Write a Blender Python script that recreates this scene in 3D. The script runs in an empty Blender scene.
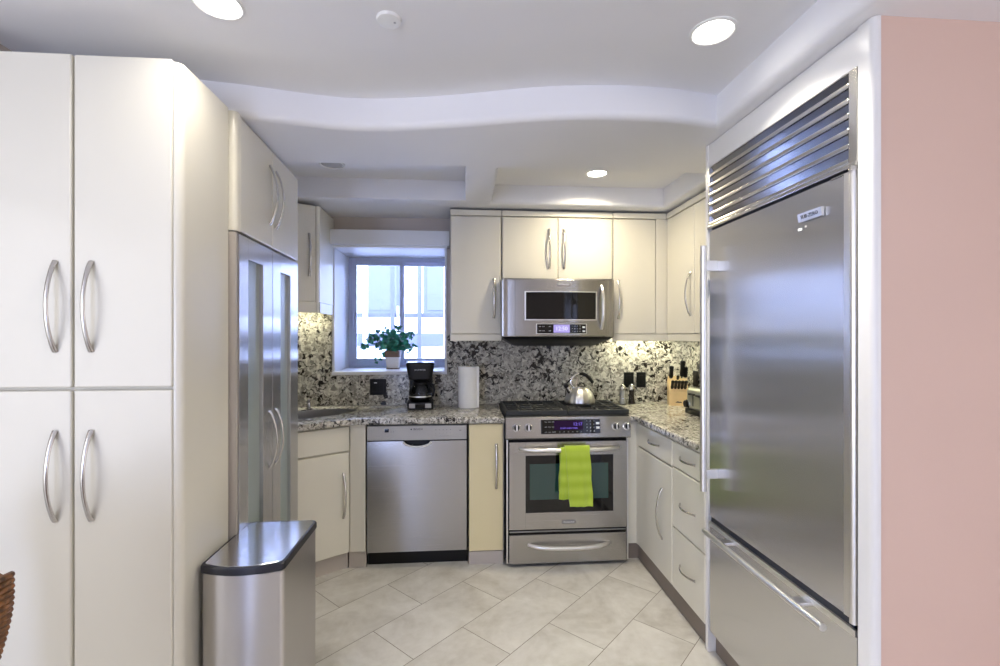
import bpy, bmesh, math, random
from mathutils import Vector, Matrix
from mathutils.geometry import tessellate_polygon
PI = math.pi
S = bpy.context.scene
C = S.collection
random.seed(7)

# ------------------------------------------------------------------ camera, sky, light, exposure
YAW = math.radians(4.4)
cam = bpy.data.objects.new('camera', bpy.data.cameras.new('camera'))
C.objects.link(cam)
cam.location = (0, 0, 1.41)
cam.rotation_euler = (PI/2, 0, -YAW)
cam.data.sensor_width = 36
cam.data.lens = 470/1000*36
cam.data.shift_y = 0.003
cam.data.clip_start = 0.05
S.camera = cam

W = bpy.data.worlds.new('sky'); S.world = W; W.use_nodes = True
bg = W.node_tree.nodes['Background']
bg.inputs[0].default_value = (0.50, 0.61, 1.0, 1)
bg.inputs[1].default_value = 19.0

def area_light(name, loc, rot, sx, sy, power, col):
    d = bpy.data.lights.new(name, 'AREA'); d.shape = 'RECTANGLE'; d.size = sx; d.size_y = sy
    d.energy = power; d.color = col
    o = bpy.data.objects.new(name, d); C.objects.link(o)
    o.location = loc; o.rotation_euler = rot
    return o
# sky light through the tall window behind the camera, plus added side fill lights
po = area_light('tall_window_portal', (-1.725, -3.82, 1.2), (PI/2, 0, 0), 0.55, 1.9, 1, (1, 1, 1))
po.data.cycles.is_portal = True
area_light('added_fill_left', (-2.88, -1.0, 1.3), (0, -PI/2, 0), 1.9, 2.6, 40, (0.93, 0.95, 1.0))  # added cool fill light, unseen; the wall here has no window
area_light('added_fill_right', (2.88, -1.6, 1.3), (0, PI/2, 0), 1.9, 2.2, 26, (0.93, 0.95, 1.0))  # second added fill from the opposite side, also without a window
# portal guiding sky light through the kitchen window
po = area_light('kitchen_window_portal', (-0.53, 3.95, 1.60), (-PI/2, 0, 0), 0.80, 0.90, 1, (1, 1, 1))
po.data.cycles.is_portal = True

S.view_settings.view_transform = 'Standard'
S.view_settings.look = 'None'
S.view_settings.exposure = 0.36
S.view_settings.gamma = 1.0
S.view_settings.use_curve_mapping = False
try:
    S.cycles.use_denoising = True
    S.cycles.max_bounces = 10
    S.cycles.diffuse_bounces = 5
    S.cycles.glossy_bounces = 5
    S.cycles.transparent_max_bounces = 12
    S.cycles.sample_clamp_indirect = 6
    S.cycles.caustics_reflective = False
    S.cycles.caustics_refractive = False
except Exception:
    pass

# ------------------------------------------------------------------ materials
def srgb(r, g, b):
    f = lambda c: (c/255/12.92) if c/255 <= 0.04045 else ((c/255+0.055)/1.055)**2.4
    return (f(r), f(g), f(b), 1)

def base_mat(name, col, rough=0.5, metal=0.0, spec=0.5, coat=0.0):
    m = bpy.data.materials.new(name); m.use_nodes = True
    b = m.node_tree.nodes['Principled BSDF']
    b.inputs['Base Color'].default_value = col
    b.inputs['Roughness'].default_value = rough
    b.inputs['Metallic'].default_value = metal
    b.inputs['Specular IOR Level'].default_value = spec
    b.inputs['Coat Weight'].default_value = coat
    b.inputs['Coat Roughness'].default_value = 0.12
    return m, b

def N(m, typ, **kw):
    n = m.node_tree.nodes.new(typ)
    for k, v in kw.items():
        if k in n.inputs: n.inputs[k].default_value = v
        else: setattr(n, k, v)
    return n
def L(m, a, b): m.node_tree.links.new(a, b)

def pos(m):
    return N(m, 'ShaderNodeNewGeometry').outputs['Position']
def objc(m):
    return N(m, 'ShaderNodeTexCoord').outputs['Object']

def noisy(name, col, rough, amt=0.04, scale=6.0, bump=0.0, bscale=200.0, **kw):
    """a plain surface with a faint procedural variation of its colour and a fine bump"""
    m, b = base_mat(name, col, rough, **kw)
    p = objc(m)
    n = N(m, 'ShaderNodeTexNoise', Scale=scale, Detail=4.0); L(m, p, n.inputs['Vector'])
    r = N(m, 'ShaderNodeValToRGB')
    lo = tuple(max(0, c*(1-amt)) for c in col[:3])+(1,); hi = tuple(min(1, c*(1+amt)) for c in col[:3])+(1,)
    r.color_ramp.elements[0].color = lo; r.color_ramp.elements[1].color = hi
    r.color_ramp.elements[0].position = 0.3; r.color_ramp.elements[1].position = 0.7
    L(m, n.outputs['Fac'], r.inputs[0]); L(m, r.outputs[0], b.inputs['Base Color'])
    if bump:
        n2 = N(m, 'ShaderNodeTexNoise', Scale=bscale, Detail=3.0); L(m, p, n2.inputs['Vector'])
        bp = N(m, 'ShaderNodeBump', Strength=bump, Distance=0.002); L(m, n2.outputs['Fac'], bp.inputs['Height'])
        L(m, bp.outputs[0], b.inputs['Normal'])
    return m

def steel(name, spread, col=(0.43, 0.42, 0.41, 1), rough=0.3, aniso=0.75, grain=None):
    """brushed steel; spread = world direction in which highlights smear (across the grain)"""
    m, b = base_mat(name, col, rough, metal=1.0)
    b.inputs['Anisotropic'].default_value = aniso
    v = N(m, 'ShaderNodeCombineXYZ'); v.inputs[0].default_value, v.inputs[1].default_value, v.inputs[2].default_value = spread
    L(m, v.outputs[0], b.inputs['Tangent'])
    if grain:
        mp = N(m, 'ShaderNodeMapping'); mp.inputs['Scale'].default_value = grain
        L(m, pos(m), mp.inputs['Vector'])
        n = N(m, 'ShaderNodeTexNoise', Scale=1.0, Detail=3.0); L(m, mp.outputs[0], n.inputs['Vector'])
        r = N(m, 'ShaderNodeMapRange'); r.inputs['To Min'].default_value = rough*0.98; r.inputs['To Max'].default_value = rough*1.03
        L(m, n.outputs['Fac'], r.inputs['Value']); L(m, r.outputs[0], b.inputs['Roughness'])
    return m

M = {}
M['cream'] = noisy('cream_thermofoil', srgb(223, 219, 205), 0.33, 0.012, 3.0, coat=0.25)
M['yellow_cream'] = noisy('aged_cream_thermofoil', srgb(226, 213, 170), 0.36, 0.015, 3.0, coat=0.2)
M['kick'] = noisy('toe_kick_laminate', srgb(186, 178, 170), 0.5, 0.03)
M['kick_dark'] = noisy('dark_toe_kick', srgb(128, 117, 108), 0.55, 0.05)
M['white_panel'] = noisy('white_lacquer', srgb(232, 231, 230), 0.3, 0.01, 3.0, coat=0.2)
M['ceiling'] = noisy('ceiling_paint', srgb(234, 234, 237), 0.75, 0.012, 2.0, bump=0.05)
M['wall'] = noisy('beige_wall_paint', srgb(197, 187, 178), 0.7, 0.02, 2.0, bump=0.05)
M['pink'] = noisy('salmon_wall_paint', srgb(218, 189, 174), 0.62, 0.025, 1.6, bump=0.08)
M['trim'] = noisy('white_trim_paint', srgb(226, 228, 232), 0.45, 0.01)
M['steel_v'] = steel('steel_horizontal_grain', (0, 0, 1), rough=0.27, grain=(3, 3, 900))
M['steel_y'] = steel('steel_vertical_grain', (0, 1, 0), col=(0.66, 0.66, 0.67, 1), rough=0.25, aniso=0.97)
M['steel_can'] = steel('steel_can_body', (0, 0, 1), col=(0.56, 0.54, 0.53, 1), rough=0.30, aniso=0.6, grain=(2, 2, 700))
M['steel_lid'] = steel('steel_can_lid', (1, 0, 0), col=(0.62, 0.62, 0.63, 1), rough=0.16, aniso=0.3)
M['nickel'], _ = base_mat('satin_nickel', (0.60, 0.58, 0.55, 1), 0.27, metal=1.0)
M['sink_steel'], _ = base_mat('sink_steel', (0.36, 0.36, 0.35, 1), 0.3, metal=1.0)
M['kettle_steel'], _ = base_mat('kettle_steel', (0.58, 0.57, 0.54, 1), 0.36, metal=1.0)
M['chrome'], _ = base_mat('polished_chrome', (0.75, 0.75, 0.76, 1), 0.08, metal=1.0)
M['satin'], _ = base_mat('satin_aluminium', (0.78, 0.77, 0.75, 1), 0.33, metal=1.0)
M['grille_metal'], _ = base_mat('grille_steel', (0.62, 0.60, 0.56, 1), 0.2, metal=1.0)
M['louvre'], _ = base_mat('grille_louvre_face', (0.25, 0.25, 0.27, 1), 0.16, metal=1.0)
M['black'] = noisy('black_plastic', srgb(11, 11, 13), 0.38, 0.1, spec=0.3)
M['black_gloss'], _ = base_mat('black_glass', srgb(10, 10, 12), 0.06)
M['iron'] = noisy('cast_iron', srgb(34, 37, 38), 0.55, 0.1, bump=0.3)
M['rubber'] = noisy('dark_rim_plastic', srgb(26, 27, 36), 0.4, 0.05)
M['gasket'], _ = base_mat('dark_gasket', srgb(25, 30, 45), 0.5)
M['grey_plastic'] = noisy('grey_plastic', srgb(178, 176, 174), 0.4, 0.02)
M['badge'], _ = base_mat('badge_metal', (0.35, 0.35, 0.35, 1), 0.35, metal=0.9)
M['frost'], _ = base_mat('frosted_glass', srgb(150, 160, 158), 0.35)
M['teal_reflection_glass'], _ = base_mat('oven_glass_painted_reflection', srgb(34, 66, 62), 0.05, coat=0.6)  # teal reflection in the oven window, put into the base colour
M['white_plastic'] = noisy('white_plastic', srgb(235, 235, 232), 0.4, 0.01)
M['paper'] = noisy('paper_towel', srgb(250, 249, 243), 0.9, 0.015, 30.0, bump=0.35, bscale=160.0)
M['terracotta'] = noisy('brown_glaze', srgb(112, 88, 68), 0.5, 0.08, 20.0)
M['soil'] = noisy('soil', srgb(50, 38, 30), 0.95, 0.3, 60.0)
M['ceramic'] = noisy('white_ceramic', srgb(228, 222, 214), 0.35, 0.01)
M['stem'] = noisy('ivy_stem', srgb(60, 84, 50), 0.6, 0.15)
M['leaf'] = noisy('ivy_leaf', srgb(52, 132, 106), 0.42, 0.5, 22.0)
M['wood'] = noisy('beech_wood', srgb(208, 180, 132), 0.5, 0.08, 14.0)
M['wicker'] = noisy('wicker', srgb(112, 74, 42), 0.55, 0.7, 75.0, bump=0.9, bscale=70.0)
M['window_frame'] = noisy('window_frame_vinyl', srgb(192, 198, 222), 0.4, 0.01)
M['outdoor_white'] = noisy('outdoor_white_paint', srgb(235, 238, 244), 0.8, 0.03)
M['outdoor_grey'] = noisy('outdoor_grey_paint', srgb(70, 74, 88), 0.8, 0.05)
M['outdoor_glass'], _ = base_mat('outdoor_window_glass', srgb(70, 74, 86), 0.6)
M['concrete'] = noisy('concrete', srgb(205, 208, 214), 0.9, 0.06)
M['print'], _ = base_mat('dark_print', srgb(40, 40, 46), 0.5)
M['print_light'], _ = base_mat('light_print', srgb(225, 228, 232), 0.5)

def emit(name, col, strength):
    m = bpy.data.materials.new(name); m.use_nodes = True
    nt = m.node_tree; nt.nodes.clear()
    e = nt.nodes.new('ShaderNodeEmission'); o = nt.nodes.new('ShaderNodeOutputMaterial')
    e.inputs[0].default_value = col; e.inputs[1].default_value = strength
    nt.links.new(e.outputs[0], o.inputs[0])
    return m
M['lamp'] = emit('lamp_glow', (1.0, 0.95, 0.86, 1), 14)
M['strip_glow'] = emit('under_cabinet_glow', (1.0, 0.96, 0.66, 1), 10)
M['lcd'] = emit('lcd_violet', srgb(176, 164, 232), 0.85)
M['lcd_text'] = emit('lcd_digits', srgb(236, 236, 255), 1.0)
M['vfd'] = emit('clock_violet', srgb(130, 110, 230), 1.0)
M['screen_dark'] = emit('dark_violet_screen', srgb(42, 26, 52), 0.8)

def clear_glass(name, tint=(1, 1, 1, 1), rough=0.0, fac=None):
    m = bpy.data.materials.new(name); m.use_nodes = True
    nt = m.node_tree; nt.nodes.clear()
    t = nt.nodes.new('ShaderNodeBsdfTransparent'); g = nt.nodes.new('ShaderNodeBsdfGlossy')
    mix = nt.nodes.new('ShaderNodeMixShader'); o = nt.nodes.new('ShaderNodeOutputMaterial')
    fr = nt.nodes.new('ShaderNodeFresnel'); fr.inputs[0].default_value = 1.45
    t.inputs[0].default_value = tint; g.inputs['Roughness'].default_value = rough
    nt.links.new(fr.outputs[0], mix.inputs[0]); nt.links.new(t.outputs[0], mix.inputs[1])
    nt.links.new(g.outputs[0], mix.inputs[2]); nt.links.new(mix.outputs[0], o.inputs[0])
    return m
M['pane'] = clear_glass('window_glass', (0.97, 0.98, 1, 1))
M['carafe'] = clear_glass('carafe_glass', (0.62, 0.64, 0.66, 1), 0.02)
M['acrylic'] = clear_glass('clear_acrylic', (0.96, 0.96, 0.95, 1), 0.05)

def granite(name, dark=0.5, s=1.0, light=(212, 208, 196)):
    m, b = base_mat(name, (0.6, 0.6, 0.57, 1), 0.16, spec=0.4)
    p = pos(m)
    d = N(m, 'ShaderNodeTexNoise', Scale=14.0*s, Detail=3.0); L(m, p, d.inputs['Vector'])
    mix = N(m, 'ShaderNodeMix', data_type='RGBA', blend_type='LINEAR_LIGHT')
    mix.inputs[0].default_value = 0.05/s
    L(m, p, mix.inputs[6]); L(m, d.outputs['Color'], mix.inputs[7])
    w = mix.outputs[2]
    # crystals: feldspar and quartz patches of several tones
    v = N(m, 'ShaderNodeTexVoronoi', Scale=42.0*s); L(m, w, v.inputs['Vector'])
    bw = N(m, 'ShaderNodeRGBToBW'); L(m, v.outputs['Color'], bw.inputs[0])
    r1 = N(m, 'ShaderNodeValToRGB')
    e = r1.color_ramp.elements
    e[0].position = 0.12; e[0].color = srgb(128, 126, 120)
    e[1].position = 0.85; e[1].color = srgb(*light)
    k = r1.color_ramp.elements.new(0.42); k.color = srgb(184, 180, 169)
    L(m, bw.outputs[0], r1.inputs[0])
    # grey mineral speckle
    n2 = N(m, 'ShaderNodeTexNoise', Scale=26.0*s, Detail=6.0, Roughness=0.7); L(m, w, n2.inputs['Vector'])
    r2 = N(m, 'ShaderNodeValToRGB'); r2.color_ramp.elements[0].position = 0.52; r2.color_ramp.elements[1].position = 0.62
    L(m, n2.outputs['Fac'], r2.inputs[0])
    mx = N(m, 'ShaderNodeMix', data_type='RGBA'); L(m, r2.outputs[0], mx.inputs[0]); L(m, r1.outputs[0], mx.inputs[6])
    mx.inputs[7].default_value = srgb(126, 121, 112)
    # black mica clusters between the crystals, denser in some places
    n3 = N(m, 'ShaderNodeTexNoise', Scale=21.0*s, Detail=5.0, Roughness=0.66, Distortion=0.5)
    sh = N(m, 'ShaderNodeVectorMath', operation='ADD'); L(m, w, sh.inputs[0]); sh.inputs[1].default_value = (3.1, 7.7, 1.9)
    L(m, sh.outputs[0], n3.inputs['Vector'])
    n4 = N(m, 'ShaderNodeTexNoise', Scale=4.0*s, Detail=2.0); L(m, p, n4.inputs['Vector'])
    ad = N(m, 'ShaderNodeMath', operation='MULTIPLY_ADD'); L(m, n4.outputs['Fac'], ad.inputs[0]); ad.inputs[1].default_value = 0.30
    L(m, n3.outputs['Fac'], ad.inputs[2])
    r3 = N(m, 'ShaderNodeValToRGB'); c0 = 0.74 - 0.10*dark
    r3.color_ramp.elements[0].position = c0; r3.color_ramp.elements[1].position = c0+0.03
    L(m, ad.outputs[0], r3.inputs[0])
    mx2 = N(m, 'ShaderNodeMix', data_type='RGBA'); L(m, r3.outputs[0], mx2.inputs[0]); L(m, mx.outputs[2], mx2.inputs[6])
    mx2.inputs[7].default_value = srgb(40, 36, 34)
    L(m, mx2.outputs[2], b.inputs['Base Color'])
    return m
M['granite_splash'] = granite('granite_backsplash', 0.42, 1.35, (222, 220, 208))
M['granite_top'] = granite('granite_countertop', 0.35, 2.0, (216, 214, 206))

def tile_floor():
    m, b = base_mat('floor_tile', srgb(200, 196, 184), 0.34)
    g = pos(m)
    sp = N(m, 'ShaderNodeSeparateXYZ'); L(m, g, sp.inputs[0])
    def math_(op, a, bb=None):
        n = N(m, 'ShaderNodeMath', operation=op)
        for i, x in enumerate((a, bb)):
            if x is None: continue
            if isinstance(x, (int, float)): n.inputs[i].default_value = x
            else: L(m, x, n.inputs[i])
        return n.outputs[0]
    r2 = 1/math.sqrt(2)
    p = math_('MULTIPLY', math_('ADD', sp.outputs[0], sp.outputs[1]), r2)
    q = math_('MULTIPLY', math_('SUBTRACT', sp.outputs[1], sp.outputs[0]), r2)
    row = math_('DIVIDE', math_('SUBTRACT', q, 0.120-3.0), 0.3)
    rid = math_('FLOOR', row)
    par = math_('MODULO', rid, 2.0)
    # rows alternate by half a tile; row of q 1.92..2.22 has a joint at p = 1.61
    col = math_('DIVIDE', math_('ADD', math_('SUBTRACT', p, 0.41-6.0), math_('MULTIPLY', par, 0.3)), 0.6)
    cid = math_('FLOOR', col)
    fr = math_('SUBTRACT', row, rid); fc = math_('SUBTRACT', col, cid)
    dr = math_('MULTIPLY', math_('MINIMUM', fr, math_('SUBTRACT', 1.0, fr)), 0.3)
    dc = math_('MULTIPLY', math_('MINIMUM', fc, math_('SUBTRACT', 1.0, fc)), 0.6)
    dist = math_('MINIMUM', dr, dc)
    grout = math_('LESS_THAN', dist, 0.0016)
    cell = N(m, 'ShaderNodeCombineXYZ'); L(m, rid, cell.inputs[0]); L(m, cid, cell.inputs[1])
    wn = N(m, 'ShaderNodeTexWhiteNoise'); L(m, cell.outputs[0], wn.inputs['Vector'])
    off = N(m, 'ShaderNodeVectorMath', operation='SCALE'); L(m, wn.outputs['Color'], off.inputs[0]); off.inputs['Scale'].default_value = 9.0
    add = N(m, 'ShaderNodeVectorMath', operation='ADD'); L(m, g, add.inputs[0]); L(m, off.outputs[0], add.inputs[1])
    n1 = N(m, 'ShaderNodeTexNoise', Scale=3.2, Detail=7.0, Roughness=0.62, Distortion=0.6); L(m, add.outputs[0], n1.inputs['Vector'])
    r1 = N(m, 'ShaderNodeValToRGB'); e = r1.color_ramp.elements
    e[0].position = 0.3; e[0].color = srgb(188, 184, 175); e[1].position = 0.68; e[1].color = srgb(222, 220, 214)
    L(m, n1.outputs['Fac'], r1.inputs[0])
    n2 = N(m, 'ShaderNodeTexNoise', Scale=24.0, Detail=4.0); L(m, add.outputs[0], n2.inputs['Vector'])
    mx = N(m, 'ShaderNodeMix', data_type='RGBA', blend_type='OVERLAY'); mx.inputs[0].default_value = 0.22
    L(m, r1.outputs[0], mx.inputs[6]); L(m, n2.outputs['Fac'], mx.inputs[7])
    mg = N(m, 'ShaderNodeMix', data_type='RGBA'); L(m, grout, mg.inputs[0]); L(m, mx.outputs[2], mg.inputs[6])
    mg.inputs[7].default_value = srgb(122, 114, 102)
    L(m, mg.outputs[2], b.inputs['Base Color'])
    bp = N(m, 'ShaderNodeBump', Strength=0.35, Distance=0.002); bp.invert = True
    L(m, grout, bp.inputs['Height']); L(m, bp.outputs[0], b.inputs['Normal'])
    return m
M['tile'] = tile_floor()

def terry():
    m, b = base_mat('lime_terry_cloth', srgb(172, 200, 42), 0.95)
    b.inputs['Sheen Weight'].default_value = 0.4
    p = objc(m)
    n = N(m, 'ShaderNodeTexNoise', Scale=260.0, Detail=2.0); L(m, p, n.inputs['Vector'])
    w = N(m, 'ShaderNodeTexWave', Scale=4.2, Distortion=0.6); w.bands_direction = 'Z'; L(m, p, w.inputs['Vector'])
    r = N(m, 'ShaderNodeValToRGB'); e = r.color_ramp.elements
    e[0].color = srgb(164, 190, 48); e[1].color = srgb(182, 205, 70)
    L(m, w.outputs['Fac'], r.inputs[0]); L(m, r.outputs[0], b.inputs['Base Color'])
    bp = N(m, 'ShaderNodeBump', Strength=0.7, Distance=0.004); L(m, n.outputs['Fac'], bp.inputs['Height']); L(m, bp.outputs[0], b.inputs['Normal'])
    return m
M['terry'] = terry()

# ------------------------------------------------------------------ mesh helpers
def nb(): return bmesh.new()

def box(bm, x0, x1, y0, y1, z0, z1, bev=0.0, seg=2, mat=None):
    t = bmesh.new()
    vs = [t.verts.new((x, y, z)) for z in (z0, z1) for y in (y0, y1) for x in (x0, x1)]
    for f in ((0, 2, 3, 1), (4, 5, 7, 6), (0, 1, 5, 4), (2, 6, 7, 3), (0, 4, 6, 2), (1, 3, 7, 5)):
        t.faces.new([vs[i] for i in f])
    if bev > 0:
        bmesh.ops.bevel(t, geom=t.edges[:], offset=bev, segments=seg, affect='EDGES', profile=0.5)
    merge(bm, t, mat)

def merge(bm, t, mat=None):
    if mat is not None: bmesh.ops.transform(t, matrix=mat, verts=t.verts[:])
    me = bpy.data.meshes.new('tmp'); t.to_mesh(me); t.free(); bm.from_mesh(me); bpy.data.meshes.remove(me)

def prism(bm, pts, z0, z1, bev=0.0, seg=2, mat=None, vertical_only=False):
    """extrude a plan polygon between two heights"""
    t = bmesh.new()
    lo = [t.verts.new((x, y, z0)) for x, y in pts]; hi = [t.verts.new((x, y, z1)) for x, y in pts]
    n = len(pts)
    t.faces.new(lo[::-1]); t.faces.new(hi)
    for i in range(n): t.faces.new((lo[i], lo[(i+1) % n], hi[(i+1) % n], hi[i]))
    bmesh.ops.recalc_face_normals(t, faces=t.faces[:])
    if bev > 0:
        bmesh.ops.bevel(t, geom=[e for e in t.edges if (abs(e.verts[0].co.z-e.verts[1].co.z) < 1e-6)], offset=bev, segments=seg, affect='EDGES', profile=0.5)
    merge(bm, t, mat)

def loft(bm, rings, cap=True, closed=True):
    R = [[bm.verts.new(p) for p in r] for r in rings]
    n = len(R[0])
    for a, b in zip(R, R[1:]):
        for i in range(n if closed else n-1):
            bm.faces.new((a[i], a[(i+1) % n], b[(i+1) % n], b[i]))
    if cap:
        bm.faces.new(R[0][::-1]); bm.faces.new(R[-1])
    return R

def tube(bm, pts, rad, n=10, flat=1.0, up=Vector((0, 0, 1)), cap=True):
    """round (or flattened) bar along a path; rad a number or a list"""
    pts = [Vector(p) for p in pts]
    rings = []
    prev = None
    for i, p in enumerate(pts):
        t = (pts[min(i+1, len(pts)-1)] - pts[max(i-1, 0)]).normalized()
        if prev is None:
            a = t.cross(up)
            if a.length < 1e-4: a = t.cross(Vector((1, 0, 0)))
        else:
            a = prev - t*prev.dot(t)
        a.normalize(); prev = a
        b = t.cross(a)
        r = rad[i] if isinstance(rad, (list, tuple)) else rad
        rings.append([p + a*math.cos(2*PI*k/n)*r + b*math.sin(2*PI*k/n)*r*flat for k in range(n)])
    loft(bm, rings, cap)

def lathe(bm, prof, n=28, c=(0, 0, 0), cap=True, flute=0, famt=0.0, mat=None):
    t = bmesh.new()
    rings = []
    for r, z in prof:
        rr = []
        for k in range(n):
            a = 2*PI*k/n
            q = r*(1 + (famt*abs(math.cos(flute*a/2)) if flute else 0))
            rr.append((c[0]+q*math.cos(a), c[1]+q*math.sin(a), c[2]+z))
        rings.append(rr)
    loft(t, rings, cap)
    bmesh.ops.recalc_face_normals(t, faces=t.faces[:])
    merge(bm, t, mat)

def cyl(bm, p0, p1, r, n=16): tube(bm, [p0, p1], r, n)

def text(bm, s, size, mat4, depth=0.0006, align='CENTER'):
    cu = bpy.data.curves.new('t', 'FONT'); cu.body = s; cu.size = size; cu.align_x = align; cu.align_y = 'CENTER'
    cu.extrude = depth; cu.resolution_u = 2
    o = bpy.data.objects.new('t', cu); C.objects.link(o)
    bpy.context.view_layer.update()
    me = bpy.data.meshes.new_from_object(o)
    t = bmesh.new(); t.from_mesh(me); merge(bm, t, mat4)
    bpy.data.objects.remove(o); bpy.data.curves.remove(cu); bpy.data.meshes.remove(me)

def front(x, y, z):      # text matrix: reads on a surface facing local -Y
    return Matrix.Translation((x, y, z)) @ Matrix.Rotation(PI/2, 4, 'X')

def ob(name, bm, mat, parent=None, smooth=40, loc=None):
    bmesh.ops.recalc_face_normals(bm, faces=bm.faces[:])
    me = bpy.data.meshes.new(name); bm.to_mesh(me); bm.free()
    me.materials.append(mat if not isinstance(mat, str) else M[mat])
    if smooth:
        for p in me.polygons: p.use_smooth = True
        try: me.set_sharp_from_angle(angle=math.radians(smooth))
        except Exception: pass
    o = bpy.data.objects.new(name, me); C.objects.link(o)
    if smooth:
        w = o.modifiers.new('weighted_normals', 'WEIGHTED_NORMAL'); w.keep_sharp = True; w.weight = 80
    if parent is not None: o.parent = parent
    if loc: o.location = loc
    return o

def tag(o, label, cat, group=None):
    o['label'] = label; o['category'] = cat
    if group: o['group'] = group
    return o
def thing(name, label, cat, loc=(0, 0, 0), rz=0.0, group=None):
    o = bpy.data.objects.new(name, None); C.objects.link(o)
    o.empty_display_size = 0.1
    o.location = loc; o.rotation_euler = (0, 0, rz)
    return tag(o, label, cat, group)
def struct(name, bm, mat, parent=None, smooth=40):
    o = ob(name, bm, mat, parent, smooth)
    if parent is None: o['kind'] = 'structure'
    return o
def dup(root, loc=None, rz=None, label=None):
    r = root.copy(); C.objects.link(r)
    if loc: r.location = loc
    if rz is not None: r.rotation_euler = (0, 0, rz)
    if label: r['label'] = label
    for ch in list(root.children):
        c = ch.copy(); C.objects.link(c); c.parent = r
        for g in list(ch.children):
            d = g.copy(); C.objects.link(d); d.parent = c
    return r

def bow_handle(parent, x, y, z, ln, vertical=True, h=0.034, w=0.0075, mat='nickel'):
    """arched pull with flared feet on a surface facing local -Y"""
    bm = nb(); n = 20
    pts, rad = [], []
    for i in range(n+1):
        t = i/n
        s = (t-0.5)*ln
        o = h*(1-(2*t-1)**2)**0.85 if 0 < t < 1 else 0
        pts.append((x, y-o, z+s) if vertical else (x+s, y-o, z))
        e = abs(2*t-1)
        rad.append(w*(0.86+0.35*e**5))
    tube(bm, pts, rad, 10, 0.62, up=Vector((0, 1, 0)))
    return ob('handle', bm, mat, parent)

def slab(parent, name, x0, x1, z0, z1, mat='cream', y=0.0, th=0.02, bev=0.005):
    bm = nb(); box(bm, x0, x1, y, y+th, z0, z1, bev, 3)
    return ob(name, bm, mat, parent)

# ------------------------------------------------------------------ the setting
CEIL, SOF, BACK = 2.39, 2.265, 3.45
XL, XR = -1.55, 1.70
bm = nb(); box(bm, -2.9, 2.9, -3.7, 3.95, -0.06, 0.0); struct('floor', bm, 'tile', smooth=0)
bm = nb(); box(bm, -2.9, 2.9, -3.7, 3.95, CEIL, CEIL+0.06); struct('ceiling', bm, 'ceiling', smooth=0)
# back wall with the window opening (deep reveal)
WX0, WX1, WZ0, WZ1 = -0.925, -0.135, 1.150, 2.045
bm = nb()
box(bm, XL-0.1, WX0, BACK, 3.92, 0, CEIL); box(bm, WX1, XR+0.15, BACK, 3.92, 0, CEIL)
box(bm, WX0, WX1, BACK, 3.92, 0, WZ0); box(bm, WX0, WX1, BACK, 3.92, WZ1, CEIL)
struct('wall_back', bm, 'wall', smooth=0)
bm = nb(); box(bm, XL-0.1, XL, 1.50, BACK, 0, CEIL); struct('wall_left', bm, 'wall', smooth=0)
bm = nb(); box(bm, XR, XR+0.1, 1.20, BACK, 0, CEIL); struct('wall_right', bm, 'wall', smooth=0)
bm = nb(); box(bm, 1.104, 2.9, 1.172, 1.196, 0, SOF); struct('wall_end', bm, 'pink', smooth=0)
bm = nb(); box(bm, -2.9, XL-0.1, 1.50, 1.60, 0, CEIL); struct('wall_alcove', bm, 'wall', smooth=0)
bm = nb(); box(bm, -3.0, -2.9, -3.8, 1.6, 0, CEIL); struct('wall_living_left', bm, 'wall', smooth=0)
bm = nb(); box(bm, 2.9, 3.0, -3.8, 1.3, 0, CEIL); struct('wall_living_right', bm, 'pink', smooth=0)
bm = nb()
box(bm, -2.9, -2.0, -3.8, -3.7, 0, CEIL); box(bm, -1.45, 2.9, -3.8, -3.7, 0, CEIL); box(bm, -2.0, -1.45, -3.8, -3.7, 2.15, CEIL); box(bm, -2.0, -1.45, -3.8, -3.7, 0, 0.25)
struct('wall_front', bm, 'wall', smooth=0)

# dropped soffit with a wavy front edge and two recessed trays
def catmull(P, n=10):
    out = []
    for i in range(len(P)-1):
        p0, p1, p2, p3 = (Vector(P[max(i-1, 0)]), Vector(P[i]), Vector(P[i+1]), Vector(P[min(i+2, len(P)-1)]))
        for k in range(n):
            t = k/n
            out.append(0.5*((2*p1)+(p2-p0)*t+(2*p0-5*p1+4*p2-p3)*t*t+(3*p1-p0-3*p2+p3)*t**3))
    out.append(Vector(P[-1]))
    return out
wave = catmull([(-1.55, 1.80), (-1.25, 1.83), (-0.99, 1.882), (-0.85, 1.905), (-0.57, 1.966), (-0.40, 1.976), (-0.22, 1.955), (0.0, 1.908),
                (0.25, 1.842), (0.45, 1.808), (0.66, 1.795), (0.85, 1.806), (1.027, 1.842)], 7)
path = wave + [Vector((1.03, y)) for y in (1.5, 1.1, 0.6, 0.0, -0.6)]
def normals(P, closed=False):
    ns = []
    for i, p in enumerate(P):
        a = P[i-1] if (i > 0 or closed) else None
        b = P[(i+1) % len(P)] if (i < len(P)-1 or closed) else None
        d1 = (p-a).normalized() if a is not None else None
        d2 = (b-p).normalized() if b is not None else None
        f = lambda d: Vector((d.y, -d.x))          # right of the direction of travel = the open side
        if d1 is None: n = f(d2)
        elif d2 is None: n = f(d1)
        else:
            n = (f(d1)+f(d2)); n.normalize(); n = n/max(0.35, n.dot(f(d1)))
        ns.append(n)
    return ns
def sofprofile(r, k=5):
    return [(0.0, CEIL), (0.0, SOF+r)] + [(-r+r*math.cos(a), SOF+r-r*math.sin(a)) for a in [PI/2*(i+1)/k for i in range(k)]]
bm = nb()
ns = normals(path)
prof = sofprofile(0.028)
rings = [[bm.verts.new((p.x+n.x*o, p.y+n.y*o, z)) for p, n in zip(path, ns)] for o, z in prof]
for a, b in zip(rings, rings[1:]):
    for i in range(len(path)-1): bm.faces.new((a[i], a[i+1], b[i+1], b[i]))
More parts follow.
